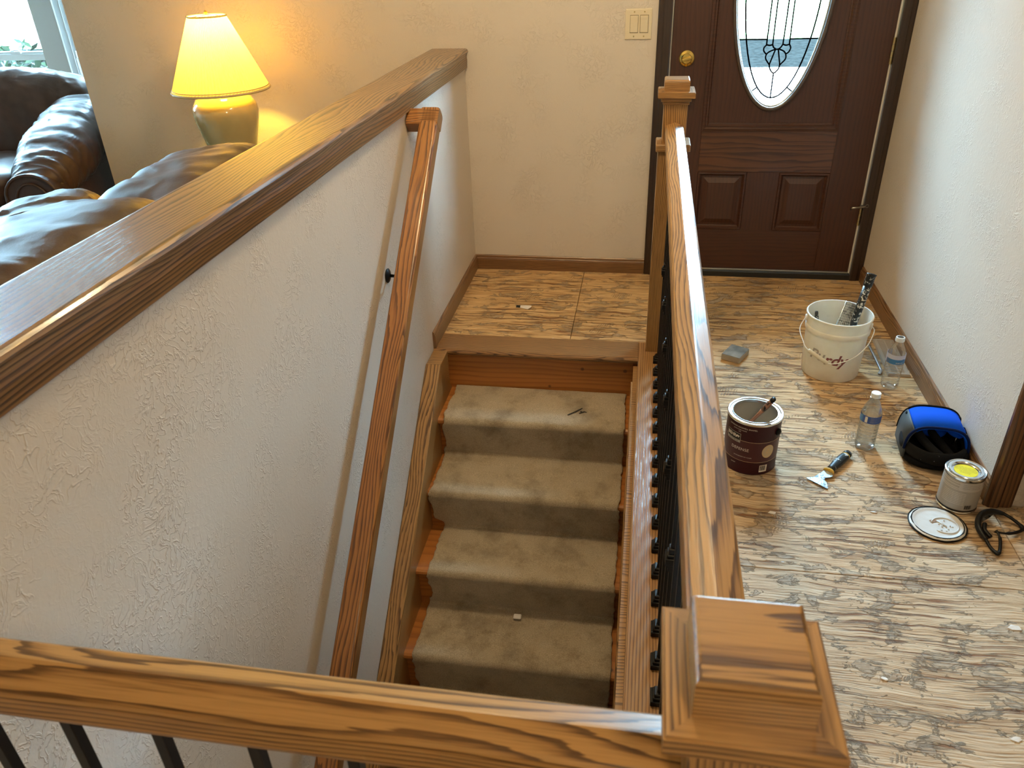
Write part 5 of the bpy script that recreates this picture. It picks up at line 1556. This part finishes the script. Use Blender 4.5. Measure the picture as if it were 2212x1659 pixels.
# ---- sanding sponge
sp = empty('sanding_sponge', (0.405, -0.862, 0.0), (0, 0, R(-28)), label='worn grey sanding sponge block lying past the railing', cat='sanding sponge')
box('foam_block', (-0.038, -0.050, 0.001), (0.038, 0.050, 0.025), M['sponge'], sp, 0.003, 2)
box('abrasive_face', (-0.0375, -0.0495, 0.0245), (0.0375, 0.0495, 0.0268), M['spongetop'], sp, 0.001, 1)

# ---- floor register and loose strip
vt = empty('floor_vent', (1.012, -0.81, 0.0), (0, 0, R(-2)), label='beige metal floor vent lying beside the right baseboard', cat='floor vent')
ring_v = []
ring_frame_pts = [(0.0, 0.002), (0.004, 0.010), (0.014, 0.011), (0.018, 0.006)]
v, f = [], []
VX, VY = 0.042, 0.152
for d, z in ring_frame_pts:
    v += [(-VX + d, -VY + d, z), (VX - d, -VY + d, z), (VX - d, VY - d, z), (-VX + d, VY - d, z)]
for i in range(3):
    for c in range(4):
        f.append((i * 4 + c, i * 4 + (c + 1) % 4, (i + 1) * 4 + (c + 1) % 4, (i + 1) * 4 + c))
mk('frame', fixn((v, f)), M['brown_register'], vt)
box('duct_opening', (-VX + 0.012, -VY + 0.012, 0.0012), (VX - 0.012, VY - 0.012, 0.002), M['slot'], vt)
for i in range(24):
    y = -VY + 0.022 + i * (2 * VY - 0.044) / 23
    mk('louver', box_bm((2 * VX - 0.034, 0.0062, 0.0018), (0, 0, 0), 0.0004, 1), M['brown_register'], vt, (0, y, 0.0065), (R(28), 0, 0))
box('center_bar', (-0.003, -VY + 0.016, 0.0075), (0.003, VY - 0.016, 0.0095), M['brown_register'], vt)
ms = empty('metal_strip', (0.0, 0.0, 0.0), label='thin grey bent metal strip lying between bucket and floor vent', cat='strip')
tube('strip', spline([(0.952, -0.700, 0.004), (0.952, -0.80, 0.004), (0.951, -0.90, 0.004), (0.950, -0.922, 0.004), (0.943, -0.938, 0.004), (0.936, -0.952, 0.004)], 4), 0.006, M['alu'], ms, 6, flat=0.4)

# ---- debris
def chip(name, x, y, s, label, mat, seed, flat=0.0022, cat='paint chip', rot=0.0, asp=0.6):
    rn = random.Random(seed)
    n_ = 9
    pts = [(s * (0.7 + 0.5 * rn.random()) * math.cos(2 * PI * i / n_), s * asp * (0.7 + 0.5 * rn.random()) * math.sin(2 * PI * i / n_)) for i in range(n_)]
    v = [(px, py, 0.0004) for px, py in pts] + [(px * 0.9, py * 0.9, 0.0004 + flat * (0.6 + 0.6 * rn.random())) for px, py in pts]
    f = [tuple(range(n_)), tuple(range(n_, 2 * n_))] + [(i, (i + 1) % n_, n_ + (i + 1) % n_, n_ + i) for i in range(n_)]
    return tag(mk(name, fixn((v, f)), mat, None, (x, y, 0.0), (0, 0, rot)), label, cat)


chip('paint_chip', 0.432, -1.841, 0.013, 'white paint chip on the floor close beside the side handrail', M['chip'], 1)
chip('paint_chip', 0.725, -1.803, 0.010, 'thin white paint chip left of the paint-coated can lid', M['chip'], 2, asp=0.3)
chip('paint_chip', 0.961, -2.217, 0.017, 'largest white paint chip, at the right edge in front of the lid', M['chip'], 3)
chip('paint_chip', 0.612, -2.416, 0.009, 'small white paint chip just right of the near newel cap', M['chip'], 4)
chip('paint_chip', 0.847, -2.541, 0.012, 'white paint chip nearest the lower right corner of the floor', M['chip'], 5)
cc = mk('plaster_crumb', box_bm((0.03, 0.024, 0.008), (0, 0, 0), 0.003, 1), M['chip'], None, (-0.384, -1.66, -0.7385))
tag(cc, 'pale crumb of plaster on the fourth carpeted step', 'crumb')
# landing scrap: dark end, pale flared end
sc = empty('brush_scrap', (-0.515, -0.470, 0.0), (0, 0, R(-8)), label='small torn scrap with black end and white flared end on the landing', cat='scrap')
mk('pale_end', fixn(([(-0.018, -0.007, 0.002), (0.022, -0.020, 0.003), (0.036, -0.008, 0.010), (0.032, 0.013, 0.008), (-0.018, 0.007, 0.004), (-0.018, 0.0, 0.010), (0.010, 0.0, 0.013)], [(0, 1, 6, 5), (1, 2, 6), (2, 3, 6), (3, 4, 5, 6), (0, 1, 2, 3, 4)])), M['chip'], sc)
mk('dark_end', fixn(([(-0.038, -0.008, 0.001), (-0.018, -0.007, 0.001), (-0.018, 0.007, 0.001), (-0.038, 0.008, 0.001), (-0.038, 0, 0.009), (-0.018, 0, 0.010)], [(0, 1, 5, 4), (3, 4, 5, 2), (0, 4, 3), (1, 2, 5), (0, 3, 2, 1)])), M['blackrub'], sc)
